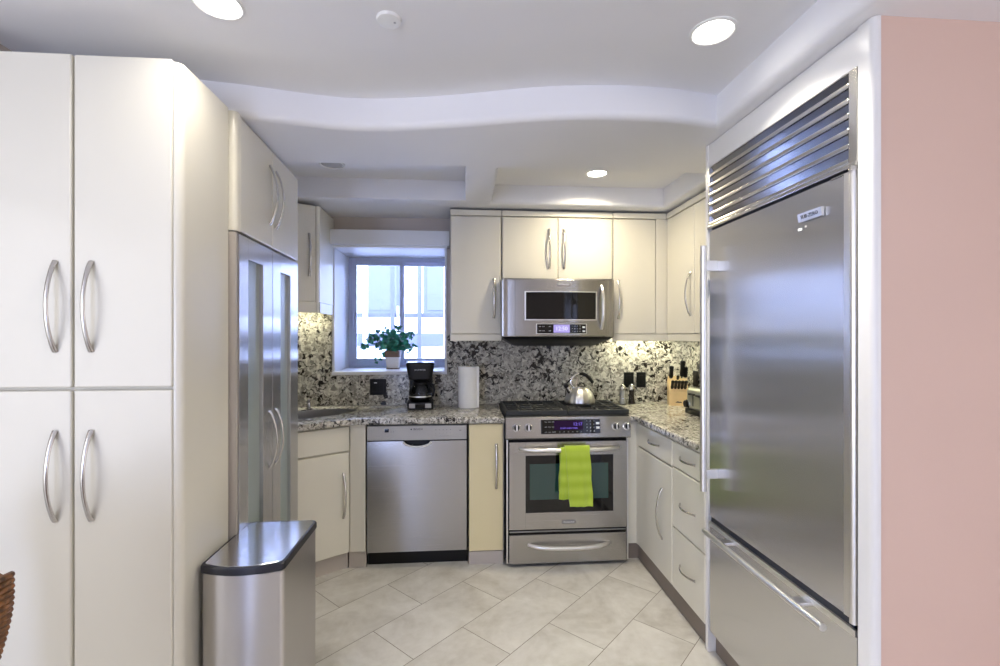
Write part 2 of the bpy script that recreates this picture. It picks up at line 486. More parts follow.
outer = [v.co.copy() for v in rings[-1]] + [Vector((2.9, -0.6, SOF)), Vector((2.9, 1.3, SOF)), Vector((XR+0.1, 1.3, SOF)), Vector((XR+0.1, BACK, SOF)), Vector((XL, BACK, SOF))]
holes = []
for (x0, x1, y0, y1, r) in ((-1.45, 0.008, 2.385, 2.98, 0.008), (0.180, 1.325, 2.40, 3.035, 0.022)):
    rect = [Vector(q) for q in ((x0, y0), (x1, y0), (x1, y1), (x0, y1))]     # counter-clockwise: hole inside is to the left
    pr = sofprofile(r)
    rg = []
    for o, z in pr:
        e = -o
        rg.append([bm.verts.new(q) for q in ((x0-e, y0-e, z), (x1+e, y0-e, z), (x1+e, y1+e, z), (x0-e, y1+e, z))])
    for a, b in zip(rg, rg[1:]):
        for i in range(4): bm.faces.new((a[i], a[(i+1) % 4], b[(i+1) % 4], b[i]))
    holes.append([v.co.copy() for v in rg[-1]])
polys = [outer] + [h[::-1] for h in holes]
flat = [bm.verts.new(p) for pl in polys for p in pl]
for tri in tessellate_polygon(polys):
    try: bm.faces.new([flat[i] for i in tri])
    except ValueError: pass
bmesh.ops.remove_doubles(bm, verts=bm.verts[:], dist=1e-5)
struct('ceiling_soffit', bm, 'ceiling', smooth=50)

# white corner trim between the refrigerator surround and the salmon wall
bm = nb(); prism(bm, [(1.086, 1.2195), (1.086, 1.186)] + [(1.100-0.014*math.cos(a), 1.186-0.018*math.sin(a)) for a in (0.3, 0.6, 0.9, 1.2, 1.5)] + [(1.106, 1.168), (1.106, 1.2195)], 0, SOF-0.002)
struct('trim_1', bm, 'white_panel')
# window reveal lining and sill
bm = nb()
box(bm, WX0-0.012, WX0+0.004, BACK-0.012, 3.86, WZ0+0.006, WZ1+0.015, 0.002); box(bm, WX1-0.004, WX1+0.012, BACK-0.012, 3.86, WZ0+0.006, WZ1+0.015, 0.002)
box(bm, WX0-0.012, WX1+0.012, BACK-0.012, 3.86, WZ1-0.004, WZ1+0.015, 0.002)
struct('trim_2', bm, 'trim')

# window: aluminium-look slider
wf = bpy.data.objects.new('window_1', None); C.objects.link(wf); wf['kind'] = 'structure'; wf.location = (0, 0, 0)
bm = nb(); box(bm, WX0-0.012, WX1+0.012, BACK-0.03, 3.87, WZ0-0.018, WZ0+0.006, 0.004); ob('window_sill', bm, 'trim', wf)
bm = nb()
fy0, fy1 = 3.86, 3.915
a, b_, c_, d_ = WX0+0.004, WX1-0.004, WZ0+0.006, WZ1-0.004
for q in ((a, a+0.02, c_, d_), (b_-0.008, b_, c_, d_), (a+0.02, b_-0.008, c_, c_+0.024), (a+0.02, b_-0.008, d_-0.022, d_)):
    box(bm, q[0], q[1], fy0, fy1, q[2], q[3], 0.001)
ob('window_frame', bm, 'window_frame', wf)
mid = -0.505
for (x0, x1, y, ext, exr) in ((a+0.018, mid+0.020, fy0+0.004, 0.042, 0.034), (mid-0.016, b_-0.006, fy0+0.026, 0.036, 0.010)):
    bm = nb(); w = ext
    z0, z1 = c_+0.022, d_-0.02
    box(bm, x0, x0+w, y, y+0.02, z0, z1, 0.002); box(bm, x1-exr, x1, y, y+0.02, z0, z1, 0.002)
    box(bm, x0+w, x1-exr, y, y+0.02, z0, z0+0.05, 0.002); box(bm, x0+w, x1-exr, y, y+0.02, z1-0.040, z1, 0.002)
    sash = ob('window_sash', bm, 'window_frame', wf)
    bm = nb(); box(bm, x0+w, x1-exr, y+0.008, y+0.012, z0+0.05, z1-0.040); ob('pane', bm, 'pane', sash, smooth=0)
bm = nb(); box(bm, a+0.03, a+0.045, fy0-0.012, fy0+0.003, 1.48, 1.60, 0.003); ob('window_latch', bm, 'window_frame', wf)

# roller shade cassette above the window
t = thing('roller_shade', 'white roller shade cassette mounted above the kitchen window', 'shade', (-0.52, 3.40, 2.05))
bm = nb(); box(bm, -0.418, 0.418, -0.05, 0.048, 0.0, 0.105, 0.004); ob('cassette', bm, 'trim', t)
bm = nb(); box(bm, -0.40, 0.40, -0.02, 0.0, -0.014, 0.0, 0.002); ob('bottom_bar', bm, 'white_plastic', t)

# ------------------------------------------------------------------ outdoors, seen through the window
bm = nb(); box(bm, -6, 5, 3.95, 9.0, -0.2, 0.0); o = struct('ground', bm, 'concrete', smooth=0)
t = thing('neighbour_building', 'pale building with windows seen outside through the kitchen window', 'building', (-0.9, 7.4, 0))
bm = nb(); box(bm, -4, 4, 0, 0.4, 0, 3.1); ob('facade', bm, 'outdoor_white', t, smooth=0)
for cx in (-1.2, -0.35, 0.55, 1.4):
    bm = nb(); box(bm, cx-0.28, cx+0.28, -0.03, 0.02, 1.75, 2.55, 0.01); f = ob('window_surround', bm, 'outdoor_grey', t)
    bm = nb(); box(bm, cx-0.22, cx+0.22, -0.04, -0.03, 1.81, 2.49); ob('pane', bm, 'outdoor_glass', f, smooth=0)
bm = nb(); box(bm, -4, 4, -0.12, 0.0, 1.25, 1.45, 0.02); ob('ledge', bm, 'outdoor_grey', t)
t = thing('garden_fence', 'white fence of slim uprights outside the kitchen window', 'fence', (-0.8, 5.4, 0))
for z in (1.0, 1.62, 2.3):
    bm = nb(); box(bm, -2.2, 2.2, -0.02, 0.02, z, z+0.05, 0.004); ob('rail', bm, 'outdoor_grey', t)
for i in range(15):
    x = -2.1 + i*0.30
    bm = nb(); box(bm, x-0.025, x+0.025, -0.045, -0.02, 0.0, 2.5, 0.004); ob('upright', bm, 'outdoor_grey' if i % 3 else 'outdoor_white', t)

# ------------------------------------------------------------------ pantry cupboard (front left)
t = thing('pantry_cabinet', 'tall cream pantry cupboard with four doors and arched handles, front left', 'cabinet', (-1.19, 1.528, 0))
bm = nb(); box(bm, -0.31, 0.293, 0.022, 0.298, 0.1, SOF-0.003); box(bm, 0.293, 0.3135, 0.025, 0.298, 0.0, SOF-0.003); box(bm, -0.31, 0.29, 0.08, 0.298, 0.0, 0.1)
ob('carcass', bm, 'cream', t)
bm = nb()
prism(bm, [(0.2915, 0.026), (0.2915, 0.004)] + [(0.293+0.022*math.sin(a), 0.026-0.022*math.cos(a)) for a in [PI/2*i/6 for i in range(7)]] + [(0.315, 0.034), (0.2915, 0.034)], 0.0, SOF-0.004)
ob('corner_post', bm, 'cream', t, smooth=30)
for nm, (x0, x1, z0, z1, hx, hz) in zip('abcd', ((-0.31, -0.0035, 1.252, 2.272, -0.048, 1.50), (0.0035, 0.289, 1.252, 2.270, 0.055, 1.50),
                                  (-0.31, -0.0035, 0.10, 1.244, -0.048, 0.984), (0.0035, 0.289, 0.10, 1.244, 0.055, 0.984))):
    d = slab(t, 'door', x0, x1, z0, z1, bev=0.006)
    bow_handle(d, hx, 0.0, hz, 0.275)

# ------------------------------------------------------------------ left column refrigerator and the cabinet above it
RZL = math.radians(92.6)
t = thing('column_refrigerator', 'tall two-door steel refrigerator with frosted strips, beside the pantry cupboard', 'refrigerator', (-0.852, 1.852, 0), RZL)
bm = nb(); prism(bm, [(0.0, 0.024), (0.742, 0.024), (0.742, 0.60), (0.03, 0.60)], 0.0, 1.803); prism(bm, [(-0.010, 0.004), (0.004, 0.004), (0.004, 0.2), (-0.002, 0.2)], 0.0, 1.803)
ob('body', bm, 'kick', t)
for (x0, x1, g0, g1, hx) in ((0.008, 0.360, 0.094, 0.250, 0.325), (0.364, 0.740, 0.470, 0.618, 0.405)):
    bm = nb()
    box(bm, x0, g0, 0, 0.024, 0.09, 1.800, 0.002); box(bm, g1, x1, 0, 0.024, 0.09, 1.800, 0.002)
    box(bm, g0, g1, 0, 0.024, 1.715, 1.800, 0.001); box(bm, g0, g1, 0, 0.024, 0.09, 0.18, 0.001)
    d = ob('door', bm, 'steel_y', t)
    bm = nb(); box(bm, g0, g1, 0.016, 0.022, 0.18, 1.715); ob('glass_strip', bm, 'frost', d, smooth=0)
    bow_handle(d, hx, 0.0, 0.945, 0.255)
t = thing('wall_cabinet', 'cream two-door cabinet above the steel column refrigerator', 'cabinet', (-0.852, 1.852, 1.808), RZL)
bm = nb(); prism(bm, [(0.0, 0.022), (0.742, 0.022), (0.742, 0.58), (0.03, 0.58)], 0.0, 0.45); ob('carcass', bm, 'cream', t)
bm = nb(); prism(bm, [(-0.012, 0.03), (-0.012, 0.014), (-0.008, 0.006), (0.0, 0.001), (0.018, 0.0), (0.018, 0.022), (0.0, 0.2), (-0.004, 0.2)], 0, 0.45); ob('end_panel', bm, 'cream', t)
for (x0, x1, hx) in ((0.020, 0.3605, 0.325), (0.3635, 0.740, 0.405)):
    d = slab(t, 'door', x0, x1, 0.002, 0.442, bev=0.005); bow_handle(d, hx, 0.0, 0.232, 0.265)

# ------------------------------------------------------------------ corner wall cabinet (left of the window)
dg = math.atan2(3.10-2.83, -0.928+1.35)
t = thing('wall_cabinet', 'cream corner wall cabinet with one angled door left of the window', 'cabinet', (-0.928, 3.10, 1.56), dg)
inv = Matrix.Rotation(-dg, 4, 'Z') @ Matrix.Translation((0.928, -3.10, 0))
def loc2(x, y): v = inv @ Vector((x, y, 0)); return (v.x, v.y)
plan = [loc2(-0.928, 3.115), loc2(-0.928, 3.445), loc2(-1.545, 3.445), loc2(-1.545, 2.73), loc2(-1.34, 2.86)]
bm = nb(); prism(bm, plan, 0.068, 0.685, 0.0); ob('carcass', bm, 'cream', t)
bm = nb(); box(bm, -0.50, 0.0, 0.004, 0.016, 0.0, 0.066, 0.002); box(bm, -0.02, 0.0, 0.012, 0.016, 0.0, 0.066)
prism(bm, [loc2(-0.929, 3.13), loc2(-0.929, 3.42), loc2(-0.945, 3.42), loc2(-0.945, 3.13)], 0.0, 0.066); ob('light_valance', bm, 'cream', t)
d = slab(t, 'door', -0.46, -0.022, 0.07, 0.683, bev=0.006); bow_handle(d, -0.060, 0.0, 0.365, 0.27)
bm = nb(); tube(bm, [(-0.010, 0.012, 0.0), (-0.010, 0.012, 0.683)], 0.012, 12); ob('corner_post', bm, 'cream', t)

# ------------------------------------------------------------------ back wall cabinets
YU = 3.13
t = thing('wall_cabinet', 'tall narrow cream wall cabinet just right of the window', 'cabinet', (-0.090, YU, 1.377))
bm = nb(); box(bm, 0.0, 0.341, 0.022, 0.318, 0.045, 0.873); box(bm, 0.0, 0.341, -0.004, 0.318, 0.835, 0.873, 0.005); ob('carcass', bm, 'cream', t)
bm = nb(); box(bm, 0.0, 0.341, 0.004, 0.022, 0.0, 0.044, 0.003); ob('light_valance', bm, 'cream', t)
d = slab(t, 'door', 0.003, 0.336, 0.047, 0.830, bev=0.006); bow_handle(d, 0.290, 0.0, 0.285, 0.265)
t = thing('wall_cabinet', 'short cream two-door wall cabinet directly above the microwave', 'cabinet', (0.253, YU, 1.79))
bm = nb(); box(bm, 0.002, 0.757, 0.022, 0.318, 0.0, 0.46); box(bm, 0.002, 0.757, -0.004, 0.318, 0.422, 0.46, 0.005); ob('carcass', bm, 'cream', t)
for x0, x1, hx in ((0.005, 0.3785, 0.320), (0.3815, 0.754, 0.421)):
    d = slab(t, 'door', x0, x1, 0.003, 0.417, bev=0.006); bow_handle(d, hx, 0.0, 0.205, 0.265)
t = thing('wall_cabinet', 'tall narrow cream wall cabinet just right of the microwave', 'cabinet', (1.012, YU, 1.377))
bm = nb(); box(bm, 0.0, 0.376, 0.022, 0.318, 0.045, 0.873); box(bm, 0.0, 0.374, -0.004, 0.318, 0.835, 0.873, 0.005); box(bm, 0.302, 0.388, 0.003, 0.022, 0.046, 0.835, 0.003); ob('carcass', bm, 'cream', t)
bm = nb(); box(bm, 0.0, 0.392, 0.004, 0.022, 0.0, 0.044, 0.003); ob('light_valance', bm, 'cream', t)
d = slab(t, 'door', 0.004, 0.299, 0.047, 0.830, bev=0.006); bow_handle(d, 0.037, 0.0, 0.282, 0.262)
# right run: faces -X
t = thing('wall_cabinet', 'cream wall cabinet on the right wall, half hidden by the big refrigerator', 'cabinet', (1.390, 3.445, 1.377), -PI/2)
bm = nb(); box(bm, 0.0, 1.395, 0.022, 0.305, 0.045, 0.873); box(bm, 0.315, 1.395, -0.004, 0.305, 0.835, 0.873, 0.005); ob('carcass', bm, 'cream', t)
bm = nb(); box(bm, 0.315, 1.395, 0.004, 0.022, 0.0, 0.044, 0.003); ob('light_valance', bm, 'cream', t)
d = slab(t, 'door', 0.318, 0.698, 0.047, 0.830, bev=0.006); bow_handle(d, 0.650, 0.0, 0.292, 0.27)
d = slab(t, 'door', 0.702, 1.392, 0.047, 0.830, bev=0.006)

# ------------------------------------------------------------------ base cabinets
YB = 2.90
TOPZ = 0.873
# corner sink base with an angled front
db = math.radians(35)
t = thing('base_cabinet', 'cream angled corner sink cabinet with false drawer, left of the dishwasher', 'cabinet', (-0.680, YB, 0), db)
inv = Matrix.Rotation(-db, 4, 'Z') @ Matrix.Translation((0.680, -YB, 0))
def loc2(x, y): v = inv @ Vector((x, y, 0)); return (v.x, v.y)
fw = 0.46
plan = [(-fw, 0.022), (0.0, 0.022), loc2(-0.68, YB+0.012), loc2(-0.594, YB+0.012), loc2(-0.594, 3.42), loc2(-1.545, 3.42), loc2(-1.545, 2.66)]
bm = nb(); prism(bm, plan, 0.10, 0.74); 
box(bm, -fw, 0.0, 0.022, 0.04, 0.74, TOPZ)
ob('carcass', bm, 'cream', t)
bm = nb(); box(bm, -fw, -0.005, 0.035, 0.05, 0.0, 0.10); prism(bm, [loc2(-0.695, YB+0.02), loc2(-0.594, YB+0.02), loc2(-0.594, YB+0.035), loc2(-0.70, YB+0.035)], 0.0, 0.10); ob('toe_kick', bm, 'kick', t)
d = slab(t, 'false_drawer', -fw, -0.008, 0.718, 0.866, bev=0.006)
d = slab(t, 'door', -fw, -0.008, 0.105, 0.710, bev=0.006); bow_handle(d, -0.045, 0.0, 0.455, 0.27)
bm = nb(); prism(bm, [loc2(-0.684, YB), loc2(-0.594, YB), loc2(-0.594, YB+0.014), loc2(-0.684, YB+0.014)], 0.105, TOPZ, 0.003); ob('filler_strip', bm, 'cream', t)
# narrow yellowed cabinet beside the range
t = thing('base_cabinet', 'narrow yellowed cream cabinet between the dishwasher and the range', 'cabinet', (0.028, YB, 0))
bm = nb(); box(bm, 0.004, 0.222, 0.022, 0.52, 0.075, TOPZ); ob('carcass', bm, 'cream', t)
bm = nb(); box(bm, 0.002, 0.216, 0.006, 0.02, 0.0, 0.079, 0.002); ob('toe_kick', bm, 'kick', t)
d = slab(t, 'door', 0.003, 0.214, 0.084, 0.866, 'yellow_cream', bev=0.004); d['label'] = 'yellowed cream door'; bow_handle(d, 0.172, 0.0, 0.605, 0.275)
# right run
XB = 1.085
t = thing('base_cabinet', 'cream base cabinet with one drawer over a door, right of the range', 'cabinet', (XB, YB, 0), -PI/2)
bm = nb(); box(bm, 0.004, 0.518, 0.022, 0.59, 0.10, TOPZ); box(bm, -0.015, 0.02, 0.004, 0.03, 0.10, TOPZ)
box(bm, -0.014, 0.0, -0.056, 0.004, 0.10, TOPZ); ob('carcass', bm, 'cream', t)
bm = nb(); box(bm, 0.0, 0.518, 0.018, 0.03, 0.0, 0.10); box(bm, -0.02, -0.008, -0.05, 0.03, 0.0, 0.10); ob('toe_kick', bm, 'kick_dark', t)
d = slab(t, 'drawer', 0.022, 0.516, 0.726, 0.866, bev=0.006); bow_handle(d, 0.285, 0.0, 0.797, 0.15, False, 0.028, 0.006)
d = slab(t, 'door', 0.022, 0.516, 0.105, 0.718, bev=0.006); bow_handle(d, 0.395, 0.0, 0.435, 0.28)
t = thing('base_cabinet', 'cream stack of three drawers next to the big refrigerator', 'cabinet', (XB, 2.381, 0), -PI/2)
bm = nb(); box(bm, 0.002, 0.338, 0.022, 0.59, 0.10, TOPZ); ob('carcass', bm, 'cream', t)
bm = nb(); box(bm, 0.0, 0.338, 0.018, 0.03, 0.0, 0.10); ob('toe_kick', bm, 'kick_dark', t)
for z0, z1, hz in ((0.735, 0.866, 0.800), (0.423, 0.729, 0.565), (0.105, 0.417, 0.255)):
    d = slab(t, 'drawer', 0.003, 0.336, z0, z1, bev=0.006); bow_handle(d, 0.171, 0.0, hz, 0.155, False, 0.028, 0.006)

# ------------------------------------------------------------------ countertops, sink, backsplash
def top_edge(bm, pts, z0=0.874, z1=0.914): prism(bm, pts, z0, z1, 0.012, 4)
bm = nb()
pts = [(0.250, 2.872), (0.250, 3.428), (-1.545, 3.428), (-1.545, 2.612), (-1.035, 2.612), (-0.687, 2.856), (-0.645, 2.872)]
top_edge(bm, pts)
ct = ob('countertop', bm, 'granite_top')
tag(ct, 'grey speckled granite countertop over the dishwasher and corner sink', 'countertop')
scx, scy, sa, sb = -1.055, 3.04, 0.40, 0.175
def ell(k, f=1.0, n=40):
    a = 2*PI*k/n; x, y = sa*f*math.cos(a), sb*f*math.sin(a)
    return (scx + x*math.cos(db)-y*math.sin(db), scy + x*math.sin(db)+y*math.cos(db))
cut = nb(); prism(cut, [ell(k) for k in range(40)], 0.80, 0.96)
co = ob('cutter', cut, 'granite_top')
md = ct.modifiers.new('hole', 'BOOLEAN'); md.object = co; md.operation = 'DIFFERENCE'; md.solver = 'EXACT'
bpy.context.view_layer.update()
dgp = bpy.context.evaluated_depsgraph_get()
me = bpy.data.meshes.new_from_object(ct.evaluated_get(dgp)); ct.modifiers.clear(); ct.data = me; me.name = 'countertop'
bpy.data.objects.remove(co)
t = thing('sink', 'oval steel sink set into the corner of the granite countertop', 'sink', (scx, scy, 0.873))
bm = nb()
def er(f, z): return [(ell(k, f)[0]-scx, ell(k, f)[1]-scy, z) for k in range(40)]
loft(bm, [er(0.999, 0.037), er(0.985, 0.037), er(0.980, 0.0), er(0.975, -0.02), er(0.93, -0.095), er(0.75, -0.115), er(0.1, -0.120)], cap=False)
ob('bowl', bm, 'sink_steel', t)
bm = nb(); lathe(bm, [(0.045, -0.1225), (0.045, -0.115), (0.03, -0.113), (0.0, -0.116)], 20, cap=False); ob('drain', bm, 'chrome', t)
t = thing('faucet', 'chrome gooseneck faucet behind the corner sink, mostly hidden by the column refrigerator', 'faucet', (-1.22, 3.27, 0.914))
bm = nb(); lathe(bm, [(0.0, 0), (0.028, 0), (0.028, 0.01), (0.018, 0.03), (0.016, 0.07), (0.0, 0.07)], 16); ob('base', bm, 'chrome', t)
bm = nb(); tube(bm, [(0, 0, 0.06), (0, 0, 0.22)] + [(0.055-0.055*math.cos(a), -0.075+0.075*math.cos(a), 0.22+0.09*math.sin(a)) for a in [PI*i/10 for i in range(1, 11)]] + [(0.112, -0.152, 0.17)], 0.011, 12); ob('spout', bm, 'chrome', t)
t = thing('soap_dispenser', 'small chrome soap dispenser on the counter behind the corner sink', 'dispenser', (-1.04, 3.25, 0.914))
bm = nb(); lathe(bm, [(0.0, 0), (0.024, 0), (0.024, 0.006), (0.014, 0.012), (0.013, 0.05), (0.0, 0.052)], 16); ob('post', bm, 'chrome', t)
bm = nb(); lathe(bm, [(0.0, 0.052), (0.010, 0.052), (0.011, 0.066), (0.006, 0.072), (0.0, 0.072)], 14); tube(bm, [(0, 0, 0.064), (0.0, -0.03, 0.064), (0.0, -0.045, 0.056)], 0.0045, 8); ob('pump', bm, 'chrome', t)
bm = nb(); top_edge(bm, [(1.028, 2.872), (1.062, 2.872), (1.068, 2.866), (1.068, 2.046), (1.695, 2.046), (1.695, 3.428), (1.028, 3.428)])
tag(ob('countertop', bm, 'granite_top'), 'grey speckled granite countertop on the right run, beside the range', 'countertop')
bm = nb()
box(bm, -1.545, WX0-0.013, 3.429, 3.449, 0.9145, 1.625); box(bm, WX0-0.013, WX1+0.013, 3.429, 3.449, 0.9145, WZ0-0.019)
box(bm, WX1+0.013, 1.695, 3.429, 3.449, 0.9145, 1.42)
tag(ob('backsplash', bm, 'granite_splash', smooth=0), 'black and grey mottled granite backsplash along the window wall', 'backsplash')
bm = nb(); box(bm, 1.679, 1.698, 2.05, 3.428, 0.9145, 1.42)
tag(ob('backsplash', bm, 'granite_splash', smooth=0), 'speckled granite backsplash on the right wall behind the toaster', 'backsplash')

# ------------------------------------------------------------------ dishwasher
t = thing('dishwasher', 'stainless steel dishwasher under the counter', 'dishwasher', (-0.283, YB-0.006, 0))
bm = nb(); box(bm, -0.306, 0.306, 0.03, 0.52, 0.10, 0.872); box(bm, -0.306, 0.306, 0.06, 0.52, 0.0, 0.10); ob('body', bm, 'black', t)
# door with a scooped hand pocket at its top edge
bm = nb()
xs = [-0.300, -0.15, -0.085] + [-0.085+0.17*i/12 for i in range(1, 12)] + [0.085, 0.15, 0.300]
ztop = lambda x: 0.770 - (0.030*max(0.0, 1-(x/0.085)**2)**0.6 if abs(x) < 0.085 else 0)
fr_ = [bm.verts.new((x, 0.0, ztop(x))) for x in xs]; lo_ = [bm.verts.new((x, 0.0, 0.098)) for x in xs]
frb = [bm.verts.new((x, 0.028, ztop(x))) for x in xs]; lob = [bm.verts.new((x, 0.028, 0.098)) for x in xs]
for i in range(len(xs)-1):
    bm.faces.new((lo_[i], lo_[i+1], fr_[i+1], fr_[i])); bm.faces.new((fr_[i], fr_[i+1], frb[i+1], frb[i])); bm.faces.new((lob[i], frb[i], frb[i+1], lob[i+1])); bm.faces.new((lo_[i], lob[i], lob[i+1], lo_[i+1]))
bm.faces.new((lo_[0], fr_[0], frb[0], lob[0])); bm.faces.new((lo_[-1], lob[-1], frb[-1], fr_[-1]))
d = ob('door', bm, 'steel_v', t, smooth=20)
bm = nb()
tube(bm, [(x, -0.003, ztop(x)-0.004) for x in xs[2:-2]], 0.006, 8); ob('handle', bm, 'satin', d)
bm = nb(); box(bm, -0.300, 0.300, -0.002, 0.03, 0.776, 0.864, 0.003); p = ob('control_panel', bm, 'grey_plastic', t)
bm = nb(); box(bm, -0.195, -0.170, -0.004, -0.001, 0.826, 0.846); ob('display', bm, 'black_gloss', p, smooth=0)
for q in ((-0.252, -0.225), (-0.190, -0.162), (-0.158, -0.130)) + tuple((0.105+i*0.022, 0.122+i*0.022) for i in range(5)):
    bm = nb(); box(bm, q[0], q[1], -0.006, -0.001, 0.796, 0.805, 0.002); ob('button', bm, 'grey_plastic', p)
bm = nb(); text(bm, 'BOSCH', 0.017, front(0.005, -0.003, 0.842)); lathe(bm, [(0.0045, 0), (0.0045, 0.0008)], 14, mat=front(-0.036, -0.002, 0.842))
for i in range(5): text(bm, 'o', 0.010, front(0.113+i*0.022, -0.003, 0.838)); text(bm, '-', 0.014, front(0.113+i*0.022, -0.003, 0.818))
for q in (-0.157, -0.143): text(bm, '|', 0.013, front(q, -0.003, 0.830))
text(bm, 'I/O', 0.010, front(0.262, -0.003, 0.832)); ob('lettering', bm, 'print', p, smooth=0)

# ------------------------------------------------------------------ range
t = thing('range', 'stainless steel slide-in gas range under the microwave', 'range', (0.64, 2.85, 0))
bm = nb(); box(bm, -0.374, 0.374, 0.03, 0.578, 0.035, 0.905); box(bm, -0.379, -0.374, 0.012, 0.578, 0.035, 0.905, 0.001); box(bm, 0.374, 0.379, 0.012, 0.578, 0.035, 0.905, 0.001); ob('body', bm, 'black', t)
for sx in (-1, 1):
    bm = nb(); box(bm, min(sx*0.381, sx*0.371), max(sx*0.381, sx*0.371), 0.0, 0.02, 0.022, 0.775, 0.003); ob('side_trim', bm, 'satin', t)
for sx in (-0.345, 0.345):
    for y in (0.07, 0.52):
        bm = nb(); lathe(bm, [(0.0, 0), (0.02, 0), (0.02, 0.012), (0.010, 0.016), (0.010, 0.035), (0.0, 0.035)], 14, (sx, y, 0)); ob('foot', bm, 'black', t)
# control panel: leaning back a little, rounded top and bottom
bm = nb()
prof = [(0.03, 0.918), (0.004, 0.918), (-0.006, 0.913), (-0.024, 0.800), (-0.024, 0.790), (-0.016, 0.783), (0.03, 0.783)]
loft(bm, [[(x, y, z) for y, z in prof] for x in (-0.386, 0.386)]); p = ob('control_panel', bm, 'steel_v', t, smooth=30)
tilt = math.atan2(0.018, 0.113)
def pan(x, z, o=0.0):   # a point on the leaning panel
    y = -0.024 + (z-0.800)/0.113*0.018
    return Matrix.Translation((x, y, z)) @ Matrix.Rotation(-tilt, 4, 'X') @ Matrix.Translation((0, -o, 0))
bm = nb(); box(bm, -0.184, 0.184, -0.004, 0.004, -0.043, 0.043, 0.003, mat=pan(0.012, 0.856)); ob('display', bm, 'black_gloss', p)
bm = nb(); box(bm, -0.105, 0.075, -0.0048, 0.0, -0.02, 0.036, mat=pan(0.012, 0.856)); ob('screen', bm, 'screen_dark', p, smooth=0)
bm = nb(); text(bm, '12:17', 0.026, pan(0.055, 0.870, 0.0055) @ Matrix.Rotation(PI/2, 4, 'X')); text(bm, 'START OVEN TIMER', 0.012, pan(0.0, 0.846, 0.0055) @ Matrix.Rotation(PI/2, 4, 'X')); ob('clock_digits', bm, 'vfd', p, smooth=0)
bm = nb()
for j, z in enumerate((0.886, 0.856, 0.826)):
    for i in range(3): text(bm, '---', 0.016, pan(-0.142+i*0.022, z, 0.005) @ Matrix.Rotation(PI/2, 4, 'X'))
for j, z in enumerate((0.888, 0.868, 0.848, 0.828)):
    for i in range(3): text(bm, ('123', '456', '789', '*0#')[j][i], 0.012, pan(0.112+i*0.022, z, 0.005) @ Matrix.Rotation(PI/2, 4, 'X'))
for i in range(7): text(bm, '--', 0.013, pan(-0.085+i*0.027, 0.826, 0.005) @ Matrix.Rotation(PI/2, 4, 'X'))
ob('lettering', bm, 'print_light', p, smooth=0)
for z in (0.874, 0.848):
    bm = nb(); box(bm, -0.011, 0.011, -0.0052, -0.003, -0.007, 0.007, mat=pan(0.180, z)); ob('key', bm, 'print_light', p)
for kx in (-0.322, -0.249, 0.292, 0.362):
    m4 = pan(kx, 0.853, 0.0) @ Matrix.Rotation(PI/2, 4, 'X')
    bm = nb(); lathe(bm, [(0.0, 0.0), (0.024, 0.0), (0.024, 0.006), (0.020, 0.009), (0.019, 0.020), (0.017, 0.023), (0.0, 0.023)], 24, mat=m4); k_ = ob('knob', bm, 'chrome', p)
    bm = nb(); lathe(bm, [(0.0, 0.0225), (0.0165, 0.0225), (0.0155, 0.0245), (0.0, 0.0245)], 22, mat=m4); ob('knob_face', bm, 'black', k_)
    bm = nb(); box(bm, -0.0045, 0.0045, -0.016, 0.016, 0.024, 0.036, 0.0015, mat=m4); ob('pointer', bm, 'satin', k_)
# oven door
bm = nb()
wx0, wx1, wz0, wz1 = -0.266, 0.278, 0.334, 0.682
for q in ((-0.365, wx0, 0.232, 0.764), (wx1, 0.365, 0.232, 0.764), (wx0, wx1, 0.232, wz0), (wx0, wx1, wz1, 0.764)):
    box(bm, q[0], q[1], -0.016, 0.026, q[2], q[3], 0.001)
d = ob('oven_door', bm, 'steel_v', t)
bm = nb(); box(bm, wx0, wx1, -0.011, 0.01, wz0, wz1); ob('window_surround', bm, 'black_gloss', d, smooth=0)
bm = nb(); box(bm, wx0+0.026, wx1-0.030, -0.0125, -0.0105, wz0+0.078, wz1-0.052); ob('window_pane', bm, 'teal_reflection_glass', d, smooth=0)
def bar_handle(parent, x0, x1, z, y, h, r, sag=0.0):
    bm = nb(); pts = []; n = 26
    for i in range(n+1):
        tt = i/n; e = abs(2*tt-1)
        pts.append((x0+(x1-x0)*tt, y - h*(1-e**5)-0.012*(1-e*e), z - sag*(1-e*e)))
    tube(bm, pts, [r*(0.75+0.25*(1-abs(2*i/n-1)**6)) for i in range(n+1)], 12, 1.0)
    return ob('handle', bm, 'satin', parent)
bar_handle(d, -0.305, 0.315, 0.724, -0.014, 0.040, 0.0135)
bm = nb(); box(bm, -0.044, 0.044, -0.0185, -0.015, 0.263, 0.285, 0.003); bd = ob('badge', bm, 'badge', d)
bm = nb(); text(bm, 'KitchenAid', 0.0145, front(0, -0.019, 0.274)); ob('lettering', bm, 'print_light', bd, smooth=0)
bm = nb(); box(bm, -0.365, 0.365, 0.004, 0.026, 0.203, 0.230); v_ = ob('vent_strip', bm, 'black', t)
bm = nb(); box(bm, -0.362, 0.362, -0.006, 0.004, 0.211, 0.219, 0.002); ob('vent_slat', bm, 'badge', v_)
bm = nb(); box(bm, -0.365, 0.365, -0.014, 0.026, 0.024, 0.199, 0.004); d = ob('warming_drawer', bm, 'steel_v', t)
bar_handle(d, -0.250, 0.255, 0.140, -0.012, 0.036, 0.0125, 0.010)
